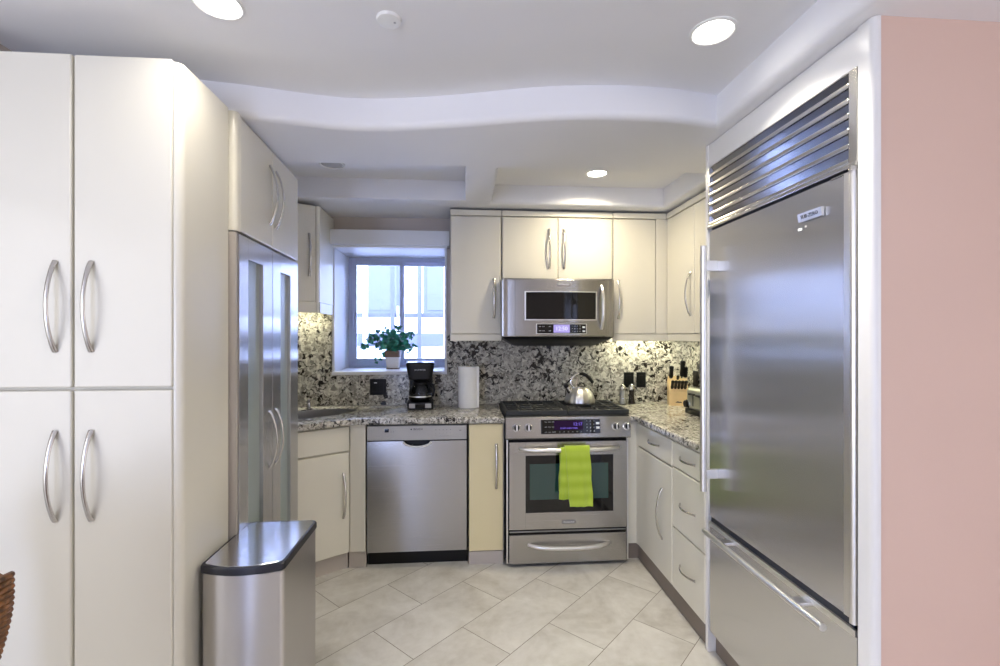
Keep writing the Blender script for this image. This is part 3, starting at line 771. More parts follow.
# cooktop, burners, two grates
bm = nb(); box(bm, -0.386, 0.386, 0.0, 0.578, 0.906, 0.921, 0.004); ob('cooktop', bm, 'iron', t)
for (x, y, r) in ((-0.21, 0.15, 0.045), (-0.21, 0.37, 0.036), (0.0, 0.26, 0.05), (0.21, 0.15, 0.04), (0.21, 0.37, 0.05)):
    bm = nb(); lathe(bm, [(0.0, 0.921), (r*1.25, 0.921), (r*1.2, 0.928), (r, 0.930), (r*0.97, 0.938), (0.0, 0.940)], 22, (x, y, 0)); ob('burner', bm, 'black', t)
for x0, x1 in ((-0.386, -0.002), (0.002, 0.386)):
    bm = nb(); y0, y1, zb, zt = 0.004, 0.435, 0.926, 0.954
    bar = lambda a0, a1, b0, b1, zz=zb: box(bm, a0, a1, b0, b1, zz, zt, 0.003, 1)
    bar(x0, x1, y0, y0+0.018, 0.922); bar(x0, x1, y1-0.018, y1); bar(x0, x0+0.018, y0+0.018, y1-0.018); bar(x1-0.018, x1, y0+0.018, y1-0.018)
    for f in (0.25, 0.5, 0.75):
        xm = x0+(x1-x0)*f; bar(xm-0.007, xm+0.007, y0+0.018, y1-0.018, 0.936)
    for f in (0.2, 0.4, 0.6, 0.8):
        ym = y0+(y1-y0)*f; bar(x0+0.018, x1-0.018, ym-0.006, ym+0.006, 0.936)
    ob('grate', bm, 'iron', t)

# lime towel folded over the oven door handle
def cloth(bm, u0, u1, y_bar, z_bar, front_len, back_len, rr, seed, th=0.005, skew=0.0, taper=0.0):
    rnd = random.Random(seed); nu, nv = 18, 46
    L1, L2, La = front_len, back_len, PI*rr
    tot = L1+L2+La
    ph = [rnd.uniform(0, 6) for _ in range(4)]
    def P(u, s, o):
        x = u0+(u1-u0)*u
        if s < L2:   # behind
            z = z_bar-(L2-s); y = y_bar+rr; ny, nz = 1, 0; dn = (L2-s)/max(L1, L2)
        elif s < L2+La:
            a = (s-L2)/rr; y = y_bar+rr*math.cos(a); z = z_bar+rr*math.sin(a); ny, nz = math.cos(a), math.sin(a); dn = 0
        else:
            dd = s-L2-La; z = z_bar-dd; y = y_bar-rr; ny, nz = -1, 0; dn = dd/max(L1, L2)
        wv = 0.0035*dn*math.sin(u*9+ph[0]+dn*2) + 0.003*dn*math.sin(u*17+ph[1])
        rib = 0.0012*math.sin(s*95)
        y += (wv+abs(wv)*0.2)*(-1 if ny < 0 else 0.2)
        x += skew*dn + (u-0.5)*taper*dn + 0.002*math.sin(s*40+ph[2])*(1 if u > 0.5 else -1)
        oo = o+rib
        return (x, y+ny*oo, z+nz*oo)
    outer = [[bm.verts.new(P(i/nu, tot*j/nv, th)) for i in range(nu+1)] for j in range(nv+1)]
    inner = [[bm.verts.new(P(i/nu, tot*j/nv, 0)) for i in range(nu+1)] for j in range(nv+1)]
    for j in range(nv):
        for i in range(nu):
            bm.faces.new((outer[j][i], outer[j][i+1], outer[j+1][i+1], outer[j+1][i])); bm.faces.new((inner[j][i], inner[j+1][i], inner[j+1][i+1], inner[j][i+1]))
        bm.faces.new((outer[j][0], outer[j+1][0], inner[j+1][0], inner[j][0])); bm.faces.new((outer[j][nu], inner[j][nu], inner[j+1][nu], outer[j+1][nu]))
    for i in range(nu):
        bm.faces.new((outer[0][i], inner[0][i], inner[0][i+1], outer[0][i+1])); bm.faces.new((outer[nv][i], outer[nv][i+1], inner[nv][i+1], inner[nv][i]))
yb = 2.85-0.014-0.040-0.012+0.0
bm = nb()
cloth(bm, 0.604, 0.752, yb+0.001, 0.727, 0.335, 0.29, 0.0200, 3, 0.007, 0.022, -0.006)
cloth(bm, 0.578, 0.700, yb+0.001, 0.724, 0.290, 0.25, 0.0140, 5, 0.0050, -0.010, 0.0)
tag(ob('dish_towel', bm, 'terry', smooth=70), 'lime green terry towel hanging from the oven door handle', 'towel')

# ------------------------------------------------------------------ microwave hood
t = thing('microwave', 'stainless steel over-the-range microwave with violet clock display', 'microwave', (0.621, 3.02, 1.405))
def arc_y(x): return 0.030*(x/0.376)**2 + 0.0
def plan_arc(x0, x1, y_back, n=14, off=0.0):
    return [(x0+(x1-x0)*i/n, arc_y(x0+(x1-x0)*i/n)+off) for i in range(n+1)] + [(x1, y_back), (x0, y_back)]
bm = nb(); prism(bm, [(-0.376, 0.05), (-0.372, 0.036), (-0.36, 0.028), (0.36, 0.028), (0.372, 0.036), (0.376, 0.05), (0.376, 0.405), (-0.376, 0.405)], 0.0, 0.382, 0.004); ob('body', bm, 'steel_v', t)
bm = nb(); prism(bm, plan_arc(-0.372, -0.290, 0.034, off=0.004), 0.002, 0.376, 0.005); ob('side_panel', bm, 'steel_v', t)
bm = nb(); prism(bm, plan_arc(0.318, 0.372, 0.034, off=0.004), 0.002, 0.376, 0.005); ob('side_panel', bm, 'steel_v', t)
bm = nb(); prism(bm, plan_arc(-0.288, 0.316, 0.030, 24), 0.002, 0.376, 0.008, 3); d = ob('door', bm, 'steel_v', t, smooth=30)
bm = nb(); prism(bm, plan_arc(-0.228, 0.252, 0.02, 20, -0.0015), 0.106, 0.298, 0.003); ob('window_bezel', bm, 'satin', d)
bm = nb(); prism(bm, plan_arc(-0.219, 0.243, 0.02, 20, -0.0035), 0.114, 0.290, 0.001); ob('window', bm, 'black_gloss', d, smooth=20)
bm = nb(); prism(bm, plan_arc(-0.154, 0.182, 0.02, 16, -0.0025), 0.018, 0.086, 0.003); ob('control_bezel', bm, 'satin', d)
bm = nb(); prism(bm, plan_arc(-0.148, 0.176, 0.02, 16, -0.0045), 0.022, 0.082, 0.002); p = ob('control_panel', bm, 'black_gloss', d, smooth=20)
bm = nb(); box(bm, -0.040, 0.066, -0.0062, 0.0, 0.026, 0.079); ob('display', bm, 'lcd', p, smooth=0)
bm = nb(); text(bm, '12:50', 0.036, front(0.012, -0.0068, 0.052)); ob('clock_digits', bm, 'lcd_text', p, smooth=0)
bm = nb()
for z in (0.066, 0.038):
    for x in (-0.128, -0.106, -0.064): text(bm, '==', 0.014, front(x, arc_y(x)-0.0055, z))
for j, z in enumerate((0.070, 0.052, 0.034)):
    for i in range(4): text(bm, ('123A', '456B', '789C')[j][i], 0.011, front(0.083+i*0.017, arc_y(0.09)-0.0075, z))
ob('lettering', bm, 'print_light', p, smooth=0)
for z in (0.062, 0.036):
    bm = nb(); box(bm, 0.152, 0.170, -0.001, 0.004, z-0.006, z+0.006); ob('key', bm, 'print_light', p)
bm = nb(); pts = []
for i in range(21):
    tt = i/20; e = abs(2*tt-1); pts.append((0.284, arc_y(0.284)-0.002-0.040*(1-e**3), 0.050+0.285*tt))
tube(bm, pts, [0.011*(0.8+0.2*(1-abs(2*i/20-1)**4)) for i in range(21)], 12, 1.0, up=Vector((0, 1, 0))); ob('handle', bm, 'satin', d)
bm = nb(); prism(bm, plan_arc(-0.018, 0.072, 0.01, 8, -0.0015), 0.332, 0.352, 0.002); bd = ob('badge', bm, 'badge', d)
bm = nb(); text(bm, 'KitchenAid', 0.0145, front(0.027, -0.0022, 0.342)); ob('lettering', bm, 'print_light', bd, smooth=0)
bm = nb()
loft(bm, [[(-0.372, 0.035, -0.001), (0.372, 0.035, -0.001), (0.372, 0.405, -0.001), (-0.372, 0.405, -0.001)], [(-0.345, 0.06, -0.02), (0.345, 0.06, -0.02), (0.345, 0.40, -0.02), (-0.345, 0.40, -0.02)], [(-0.27, 0.18, -0.062), (0.27, 0.18, -0.062), (0.27, 0.395, -0.062), (-0.27, 0.395, -0.062)]])
ob('vent_underside', bm, 'black', t, smooth=20)

# ------------------------------------------------------------------ built-in refrigerator on the right (faces -X)
XF = 1.09
t = thing('built_in_refrigerator', 'large stainless steel built-in refrigerator with louvred top grille, on the right', 'refrigerator', (XF, 2.018, 0), -PI/2)
FW = 0.797
bm = nb(); box(bm, 0.004, FW-0.004, 0.03, 0.59, 0.0, 2.155); ob('body', bm, 'kick_dark', t)
bm = nb(); box(bm, 0.004, FW-0.006, 0.0, 0.03, 0.612, 1.876, 0.003); d = ob('refrigerator_door', bm, 'steel_y', t)
bm = nb(); box(bm, 0.012, 0.757, 0.008, 0.02, 1.876, 1.884); box(bm, 0.0, FW, 0.02, 0.031, 0.10, 2.155); box(bm, 0.012, 0.775, 0.004, 0.02, 0.588, 0.612); ob('gasket', bm, 'gasket', t, smooth=0)
# door edge trim by the hinge: rounded bright strip
bm = nb(); tube(bm, [(FW-0.014, -0.002, 0.606), (FW-0.014, -0.002, 1.872)], 0.011, 14); box(bm, FW-0.05, FW-0.026, -0.0025, 0.002, 0.612, 1.876, 0.002); ob('edge_trim', bm, 'satin', d)
bm = nb(); tube(bm, [(FW-0.014, -0.002, 1.872), (FW-0.014, -0.002, 1.884)], 0.013, 14); box(bm, FW-0.10, FW-0.01, 0.0, 0.015, 1.870, 1.878, 0.001); ob('hinge', bm, 'grille_metal', t)
def pro_handle(parent, p0, p1, r, posts):
    bm = nb(); tube(bm, [p0, p1], r, 18)
    h = ob('handle', bm, 'satin', parent)
    for q in posts:
        bm = nb(); box(bm, q[0], q[1], p0[1], 0.002, q[2], q[3], 0.003); ob('handle_post', bm, 'satin', parent)
    return h
pro_handle(d, (0.064, -0.060, 0.742), (0.064, -0.060, 1.798), 0.0135, [(0.055, 0.073, 1.69, 1.735), (0.055, 0.073, 0.795, 0.835)])
bm = nb(); box(bm, 0.004, FW-0.006, 0.0, 0.03, 0.10, 0.586, 0.003); d2 = ob('freezer_drawer', bm, 'steel_y', t)
bm = nb(); box(bm, 0.004, FW-0.006, -0.006, 0.004, 0.570, 0.590, 0.002); ob('top_lip', bm, 'satin', d2)
pro_handle(d2, (0.072, -0.060, 0.571), (0.742, -0.060, 0.571), 0.0115, [(0.165, 0.205, 0.565, 0.577), (0.590, 0.630, 0.565, 0.577)])
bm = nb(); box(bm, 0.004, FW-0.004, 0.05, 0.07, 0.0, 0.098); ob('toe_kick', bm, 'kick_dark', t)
# grille: frame, sloping louvres and bright slat edges
bm = nb()
box(bm, 0.0, 0.010, -0.004, 0.03, 1.884, 2.157, 0.001); box(bm, FW-0.028, FW, -0.006, 0.03, 1.884, 2.157, 0.002); box(bm, 0.0, FW, -0.002, 0.03, 2.1545, 2.157); box(bm, 0.0, FW, -0.010, 0.03, 1.882, 1.896, 0.003)
g = ob('grille', bm, 'grille_metal', t)
nl = 6
for i in range(nl):
    z = 1.896 + (2.154-1.896)*i/nl; zh = (2.154-1.896)/nl
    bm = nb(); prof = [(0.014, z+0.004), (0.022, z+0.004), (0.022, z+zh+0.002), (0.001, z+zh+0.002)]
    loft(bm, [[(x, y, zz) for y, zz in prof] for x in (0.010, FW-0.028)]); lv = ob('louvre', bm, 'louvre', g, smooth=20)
    bm = nb(); box(bm, 0.010, FW-0.028, -0.007, 0.001, z+0.000, z+0.016, 0.004); ob('slat_edge', bm, 'grille_metal', lv)
bm = nb(); loft(bm, [[(x, y, z) for x, y, z in ((0.625-0.05, -0.002, 1.775), (0.625+0.05, -0.002, 1.775), (0.625+0.05, -0.002, 1.803), (0.625-0.05, -0.002, 1.803))], [(0.625-0.05, -0.010, 1.776), (0.625+0.05, -0.010, 1.776), (0.625+0.05, -0.014, 1.802), (0.625-0.05, -0.014, 1.802)]]); bd = ob('badge', bm, 'satin', d)
bm = nb(); text(bm, 'SUB-ZERO', 0.016, Matrix.Translation((0.625, -0.0125, 1.789)) @ Matrix.Rotation(PI/2+0.15, 4, 'X')); ob('lettering', bm, 'print', bd, smooth=0)
bm = nb(); prism(bm, [(0.562, -0.0015), (0.580, -0.0015), (0.580, 0.0), (0.562, 0.0)], 1.752, 1.760); prism(bm, [(0.592, -0.0015), (0.600, -0.0015), (0.600, 0.0), (0.592, 0.0)], 1.757, 1.764); ob('sticker', bm, 'white_plastic', d)
# white surround
t = thing('refrigerator_surround', 'white panel surround framing the big built-in refrigerator', 'panel', (XF, 2.018, 0), -PI/2)
bm = nb(); box(bm, -0.024, -0.003, -0.004, 0.60, 0.0, SOF-0.002, 0.002); ob('side_panel', bm, 'white_panel', t)
bm = nb(); box(bm, -0.003, FW+0.001, 0.0, 0.02, 2.160, SOF-0.003, 0.002); ob('fascia', bm, 'white_panel', t)
bm = nb(); box(bm, FW+0.002, FW+0.022, 0.03, 0.60, 0.0, SOF-0.002, 0.001); ob('side_panel', bm, 'white_panel', t)

# ------------------------------------------------------------------ step bin
t = thing('trash_can', 'slim stainless steel step bin with black-rimmed lid beside the pantry', 'bin', (-0.728, 1.785, 0))
def rbox(hx, hy, r, bulge, n=6, shr=0.0):
    P = []
    hx -= shr; hy -= shr
    def cornr(cx, cy, a0):
        for i in range(n+1): a = a0+PI/2*i/n; P.append((cx+r*math.cos(a), cy+r*math.sin(a)))
    cornr(hx-r, hy-r, 0); cornr(-hx+r, hy-r, PI/2); cornr(-hx+r, -hy+r, PI)
    for i in range(1, 10):      # bowed front
        u = i/10; x = -hx+r+(2*hx-2*r)*u; P.append((x, -hy-bulge*(1-(2*u-1)**2)))
    cornr(hx-r, -hy+r, 1.5*PI)
    return P
def stackp(bm, levels):
    loft(bm, [[(x, y, z) for x, y in rbox(*a)] for a, z in levels])
bm = nb(); A = (0.131, 0.178, 0.018, 0.022)
stackp(bm, [(A+(6, 0.004), 0.02), (A+(6, 0.0), 0.026), (A+(6, 0.0), 0.630), (A+(6, 0.002), 0.633)]); ob('body', bm, 'steel_can', t, smooth=35)
bm = nb(); stackp(bm, [(A+(6, 0.001), 0.0), (A+(6, 0.001), 0.021)]); ob('base', bm, 'rubber', t)
bm = nb(); B = (0.135, 0.184, 0.020, 0.024)
stackp(bm, [(B+(6, 0.004), 0.633), (B+(6, 0.0), 0.636), (B+(6, 0.0), 0.655), (B+(6, 0.003), 0.660)]); ld = ob('lid', bm, 'rubber', t, smooth=35)
bm = nb(); stackp(bm, [(B+(6, 0.010), 0.656), (B+(6, 0.0102), 0.6605), (B+(6, 0.011), 0.6612)]); ob('lid_plate', bm, 'steel_lid', ld, smooth=15)
bm = nb(); box(bm, -0.045, 0.045, -0.255, -0.18, 0.012, 0.022, 0.004); ob('pedal', bm, 'satin', t)

# ------------------------------------------------------------------ lamps and ceiling fittings
def downlight(x, y, label, lit=True, d=0.118, power=9.0, col=(1.0, 0.93, 0.82), spread=105):
    t = thing('recessed_light', label, 'ceiling light', (x, y, CEIL), 0)
    r = d/2
    bm = nb(); lathe(bm, [(r*1.2, -0.0005), (r*1.2, -0.004), (r*1.08, -0.007), (r*0.98, -0.003), (r*0.96, -0.0005)], 36, cap=False); ob('trim_ring', bm, 'white_plastic', t)
    bm = nb(); lathe(bm, [(0.0, -0.0045), (r*0.97, -0.003), (r*0.97, -0.001), (0.0, -0.001)], 32); ob('lamp_lens', bm, 'lamp' if lit else 'grey_plastic', t)
    if lit:
        l = bpy.data.lights.new('lamp', 'AREA'); l.shape = 'DISK'; l.size = d; l.energy = power; l.color = col; l.spread = math.radians(spread)
        o = bpy.data.objects.new('lamp', l); C.objects.link(o); o.parent = t; o.location = (0, 0, -0.012)
downlight(-0.721, 1.443, 'round recessed ceiling light at upper left, above the pantry', power=2.6, spread=150)
downlight(0.798, 1.453, 'round recessed ceiling light in front of the big refrigerator', power=9, spread=118)
downlight(0.798, 2.773, 'small recessed light in the tray ceiling over the range', d=0.112, power=6.8, col=(1.0, 0.87, 0.62), spread=155)
downlight(-0.749, 2.743, 'unlit recessed light in the tray ceiling before the window', lit=False, d=0.12)
t = thing('smoke_detector', 'small white round detector on the ceiling between two lights', 'detector', (-0.231, 1.475, CEIL))
bm = nb(); lathe(bm, [(0.0, -0.011), (0.030, -0.0105), (0.036, -0.008), (0.038, 0.0), (0.0, 0.0)], 30); ob('cover', bm, 'white_plastic', t)
bm = nb(); lathe(bm, [(0.0, -0.0118), (0.004, -0.0116), (0.004, -0.010), (0.0, -0.010)], 12, (0.018, 0, 0)); ob('sensor', bm, 'grey_plastic', t)
def under_light(label, loc, ln, rz, power):
    t = thing('under_cabinet_light', label, 'under-cabinet light', loc, rz)
    bm = nb(); box(bm, -ln/2, ln/2, -0.02, 0.02, -0.012, 0.0, 0.003); ob('housing', bm, 'white_plastic', t)
    bm = nb(); box(bm, -ln/2+0.01, ln/2-0.01, -0.014, 0.014, -0.0145, -0.0125); ob('diffuser', bm, 'strip_glow', t, smooth=0)
    l = bpy.data.lights.new('lamp', 'AREA'); l.shape = 'RECTANGLE'; l.size = ln-0.02; l.size_y = 0.03; l.energy = power; l.color = (1.0, 0.96, 0.68)
    o = bpy.data.objects.new('lamp', l); C.objects.link(o); o.parent = t; o.location = (0, 0, -0.017)
under_light('light strip under the wall cabinet right of the microwave', (1.30, 3.34, 1.4205), 0.5, 0, 1.5)
under_light('light strip under the wall cabinet on the right wall', (1.58, 2.85, 1.4205), 0.6, PI/2, 0.9)
under_light('light strip under the corner cabinet left of the window', (-1.15, 3.33, 1.6265), 0.35, 0, 1.0)

# ------------------------------------------------------------------ outlets
def outlet(x, y, z, rz, w, h, label, gangs=1, grp=None):
    t = thing('wall_outlet', label, 'outlet', (x, y, z), rz, grp)
    bm = nb(); box(bm, -w/2, w/2, -0.006, 0.0, -h/2, h/2, 0.002); pl = ob('cover_plate', bm, 'black', t)
    for i in range(gangs):
        cx = (i-(gangs-1)/2)*0.046
        bm = nb(); box(bm, cx-0.016, cx+0.016, -0.0085, -0.005, -0.033, 0.033, 0.002); ob('socket', bm, 'black', t)
    if gangs == 2:
        bm = nb(); box(bm, -0.028, -0.008, -0.0095, -0.008, 0.027, 0.033); ob('indicator', bm, 'print_light', t)
outlet(-0.612, 3.428, 1.045, 0, 0.115, 0.115, 'black double outlet on the granite below the window', 2)
outlet(1.228, 3.428, 1.083, 0, 0.075, 0.113, 'left of two black outlets behind the salt and pepper mills')
outlet(1.322, 3.428, 1.083, 0, 0.072, 0.113, 'right of two black outlets behind the mills, nearer the knife block')
outlet(1.678, 3.285, 1.10, -PI/2, 0.075, 0.113, 'black outlet on the right wall above the toaster')

# ------------------------------------------------------------------ coffee maker
t = thing('coffee_maker', 'black drip coffee maker with glass carafe under the window', 'coffee maker', (-0.298, 3.29, 0.914), 0.05)
bm = nb(); prism(bm, rbox(0.088, 0.105, 0.03, 0.0), 0.0, 0.050, 0.006); ob('base', bm, 'black', t)
bm = nb(); box(bm, -0.080, 0.080, 0.035, 0.105, 0.045, 0.27, 0.012); ob('water_tank', bm, 'black', t)
bm = nb()
loft(bm, [[(x, y, z) for x, y in rbox(a, b, 0.03, 0.0)] for a, b, z in ((0.070, 0.085, 0.195), (0.078, 0.097, 0.205), (0.088, 0.104, 0.262), (0.094, 0.108, 0.300))]); hd = ob('brew_head', bm, 'black', t)
bm = nb(); loft(bm, [[(x, y, z) for x, y in rbox(a, b, 0.03, 0.0)] for a, b, z in ((0.095, 0.109, 0.300), (0.096, 0.110, 0.308), (0.088, 0.102, 0.318))]); ob('lid', bm, 'black_gloss', t)
bm = nb(); text(bm, 'BLACK+DECKER', 0.010, front(0.0, -0.106, 0.268)); ob('lettering', bm, 'print_light', hd, smooth=0)
bm = nb(); lathe(bm, [(0.0, 0.052), (0.066, 0.052), (0.077, 0.062), (0.081, 0.095), (0.074, 0.140), (0.054, 0.168), (0.050, 0.172)], 28, (0, -0.035, 0), cap=False); cf = ob('carafe', bm, 'carafe', t)
bm = nb(); lathe(bm, [(0.0, 0.191), (0.040, 0.190), (0.053, 0.178), (0.053, 0.168), (0.051, 0.166), (0.0, 0.166)], 28, (0, -0.035, 0)); ob('carafe_lid', bm, 'black', cf)
bm = nb(); lathe(bm, [(0.0785, 0.084), (0.0815, 0.084), (0.0815, 0.092), (0.0785, 0.092)], 28, (0, -0.035, 0), cap=False); ob('carafe_band', bm, 'satin', cf)
bm = nb(); tube(bm, [(0.050, -0.05, 0.170), (0.085, -0.06, 0.165), (0.094, -0.062, 0.13), (0.085, -0.06, 0.088), (0.068, -0.055, 0.086)], 0.008, 10); ob('carafe_handle', bm, 'black', cf)
bm = nb(); lathe(bm, [(0.0, 0.054), (0.056, 0.054), (0.064, 0.064), (0.066, 0.078), (0.0, 0.078)], 24, (0, -0.035, 0)); ob('coffee', bm, 'black_gloss', cf)
bm = nb(); box(bm, -0.03, 0.03, -0.107, -0.103, 0.014, 0.040, 0.002); ob('switch_panel', bm, 'black_gloss', t)
for x in (-0.074, 0.034):
    bm = nb(); box(bm, x, x+0.04, -0.107, -0.1035, 0.012, 0.042, 0.002); ob('button', bm, 'grey_plastic', t)

# paper towel roll
t = thing('paper_towel_roll', 'white paper towel roll standing on the counter by the range', 'paper towels', (0.033, 3.292, 0.914))
bm = nb(); lathe(bm, [(0.020, 0.0), (0.070, 0.0), (0.0715, 0.003), (0.0715, 0.281), (0.070, 0.284), (0.020, 0.284)], 40, cap=False); box(bm, 0.05, 0.0725, -0.045, -0.043, 0.002, 0.282); ob('roll', bm, 'paper', t)
bm = nb(); lathe(bm, [(0.0205, 0.0), (0.0205, 0.2845), (0.0185, 0.2845), (0.0185, 0.0)], 24, cap=False); ob('core', bm, 'wood', t)

# ------------------------------------------------------------------ kettle on the back burner
t = thing('kettle', 'brushed steel whistling kettle with arched handle on the range', 'kettle', (0.775, 3.10, 0.954), 0.2)
bm = nb(); lathe(bm, [(0.0, 0.0), (0.086, 0.0), (0.094, 0.006), (0.096, 0.020), (0.090, 0.052), (0.076, 0.082), (0.054, 0.106), (0.036, 0.114), (0.0, 0.116)], 64, flute=14, famt=0.055); ob('body', bm, 'kettle_steel', t, smooth=60)
bm = nb(); lathe(bm, [(0.034, 0.113), (0.034, 0.119), (0.020, 0.124), (0.0, 0.125)], 24, cap=False); lk = ob('lid', bm, 'nickel', t)
bm = nb(); tube(bm, [(-0.012+0.0, 0, 0.122), (0.0, 0, 0.138), (0.014, 0, 0.142), (0.030, 0, 0.134), (0.040, 0, 0.114)], 0.0042, 8); ob('lid_knob', bm, 'black', lk)
bm = nb(); tube(bm, [(-0.060, 0, 0.075), (-0.082, 0, 0.102), (-0.100, 0, 0.128)], [0.022, 0.018, 0.015], 14); sp_ = ob('spout', bm, 'nickel', t)
bm = nb(); tube(bm, [(-0.093, 0, 0.118), (-0.106, 0, 0.136)], [0.0175, 0.016], 14); tube(bm, [(-0.098, 0, 0.134), (-0.078, 0, 0.158), (-0.066, 0, 0.166)], 0.005, 8); ob('whistle_cap', bm, 'black', sp_)
bm = nb(); tube(bm, [(-0.036, 0, 0.106), (-0.052, 0, 0.122), (-0.066, 0, 0.146), (-0.056, 0, 0.176), (-0.030, 0, 0.196), (0.0, 0, 0.203)], 0.006, 10, 1.4); tube(bm, [(-0.030, 0, 0.110), (-0.022, 0, 0.150), (-0.012, 0, 0.198)], 0.004, 8); h_ = ob('handle', bm, 'chrome', t)
bm = nb(); tube(bm, [(-0.006, 0, 0.203), (0.020, 0, 0.203), (0.050, 0, 0.190), (0.076, 0, 0.166), (0.096, 0, 0.140)], [0.007, 0.010, 0.0105, 0.0105, 0.009], 12, 1.2); ob('grip', bm, 'black', h_)

# salt and pepper mills
def mill(x, y, label, fill):
    t = thing('spice_mill', label, 'mill', (x, y, 0.914), 0, 'salt and pepper mills')
    bm = nb(); lathe(bm, [(0.0, 0.0), (0.024, 0.0), (0.025, 0.008), (0.019, 0.05), (0.018, 0.085), (0.022, 0.110), (0.0, 0.110)], 22); ob('body', bm, 'acrylic', t)
    bm = nb(); lathe(bm, [(0.0, 0.004), (0.0225, 0.004), (0.0175, 0.05), (0.0165, 0.100), (0.0, 0.095)], 18); ob('filling', bm, fill, t)
    bm = nb(); lathe(bm, [(0.0, 0.1105), (0.023, 0.1105), (0.023, 0.118), (0.019, 0.134), (0.011, 0.143), (0.005, 0.146), (0.005, 0.150), (0.0, 0.151)], 22); ob('cap', bm, 'nickel', t)
M['salt'] = noisy('salt', srgb(232, 230, 222), 0.9, 0.05, 90.0)
M['pepper'] = noisy('peppercorns', srgb(62, 52, 42), 0.8, 0.6, 140.0)
mill(1.150, 3.335, 'clear salt mill with white contents right of the range', 'salt')
mill(1.222, 3.350, 'clear pepper mill with dark contents beside the salt mill', 'pepper')

# ------------------------------------------------------------------ knife block, knives
KB = Vector((1.545, 3.30, 0.914)); KR = -0.32
t = thing('knife_block', 'blond wood knife block in the counter corner by the toaster', 'knife block', KB, KR)
bm = nb(); side = [(-0.075, 0.0), (0.060, 0.0), (0.085, 0.165), (0.000, 0.205), (-0.048, 0.130), (-0.075, 0.105)]
loft(bm, [[(x, y, z) for y, z in side] for x in (-0.064, 0.064)]); bl = ob('block', bm, 'wood', t, smooth=0)
bm = nb(); text(bm, '~', 0.05, front(0.0, -0.0755, 0.030)); box(bm, -0.020, 0.020, -0.076, -0.074, 0.022, 0.028, 0.001); ob('maker_mark', bm, 'print', bl, smooth=0)
def knife(x, y, z, ln, tilt, r, label):
    """black handle standing out of a slot; tilt = lean towards the viewer"""
    k = thing('kitchen_knife', label, 'knife', KB + Matrix.Rotation(KR, 3, 'Z') @ Vector((x, y, z)), KR, 'knives in the wooden block')
    dy, dz = -math.sin(tilt), math.cos(tilt)
    bm = nb(); tube(bm, [(0, dy*s*ln, dz*s*ln) for s in (0.06, 0.2, 0.5, 0.8, 0.95, 1.0)], [r*0.8, r*1.0, r*0.9, r*1.0, r*1.05, r*0.7], 10, 1.5, up=Vector((1, 0, 0))); h = ob('handle', bm, 'black', k)
    bm = nb(); tube(bm, [(0, -dy*0.03, -dz*0.03), (0, dy*ln*0.07, dz*ln*0.07)], r*0.75, 8, 1.4, up=Vector((1, 0, 0))); ob('bolster', bm, 'chrome', k)
names = ('leftmost', 'second from left', 'middle', 'second from right', 'rightmost')
for i in range(5): knife(-0.044+i*0.022, -0.060, 0.119, 0.085, 0.75, 0.0075, f'{names[i]} of five black steak knives in the front row of the knife block')
knife(-0.046, -0.010, 0.190, 0.10, 0.45, 0.0105, 'large black-handled knife at the back left of the knife block')
knife(0.030, -0.004, 0.199, 0.13, 0.40, 0.0115, 'tallest black-handled knife sticking up from the knife block')
knife(0.052, -0.006, 0.196, 0.085, 0.42, 0.0095, 'shorter black-handled knife at the back right of the knife block')
t = thing('honing_steel', 'round black honing steel end in the middle of the knife block', 'sharpener', KB + Matrix.Rotation(KR, 3, 'Z') @ Vector((0.0, -0.012, 0.186)), KR)
bm = nb(); tube(bm, [(0, 0, 0), (0, -0.022, 0.020)], [0.009, 0.011], 14); ob('handle', bm, 'black', t)
bm = nb(); tube(bm, [(0, 0.012, -0.012), (0, -0.002, 0.002)], 0.006, 10); ob('ferrule', bm, 'chrome', t)

# ------------------------------------------------------------------ toaster
t = thing('toaster', 'steel two-slot toaster on the right counter next to the refrigerator', 'toaster', (1.53, 2.79, 0.914), -PI/2)
M['toaster_steel'] = noisy('toaster_grey', srgb(178, 180, 164), 0.3, 0.02, metal=0.6)
bm = nb(); box(bm, -0.155, 0.155, -0.095, 0.095, 0.028, 0.165, 0.022, 4); ob('shell', bm, 'toaster_steel', t)
bm = nb(); box(bm, -0.160, 0.160, -0.100, 0.100, 0.0, 0.032, 0.006); ob('base', bm, 'black', t)
for y in (-0.04, 0.04):
    bm = nb(); box(bm, -0.12, 0.12, y-0.016, y+0.016, 0.150, 0.1665, 0.001); ob('slot', bm, 'black', t)
for x in (-0.06, 0.03):
    bm = nb(); box(bm, x-0.004, x+0.004, -0.0965, -0.09, 0.055, 0.135); tr = ob('lever_track', bm, 'black', t)
    bm = nb(); box(bm, x-0.03, x+0.03, -0.115, -0.094, 0.122, 0.134, 0.004); ob('lever', bm, 'black', t)
bm = nb(); lathe(bm, [(0.0, 0.0), (0.024, 0.0), (0.022, 0.02), (0.0, 0.022)], 22, mat=front(-0.132, -0.094, 0.060)); ob('knob', bm, 'black', t)
bm = nb(); lathe(bm, [(0.0235, 0.0), (0.0275, 0.0), (0.0275, 0.006), (0.0235, 0.006)], 22, cap=False, mat=front(-0.132, -0.094, 0.060)); ob('dial_ring', bm, 'chrome', t)

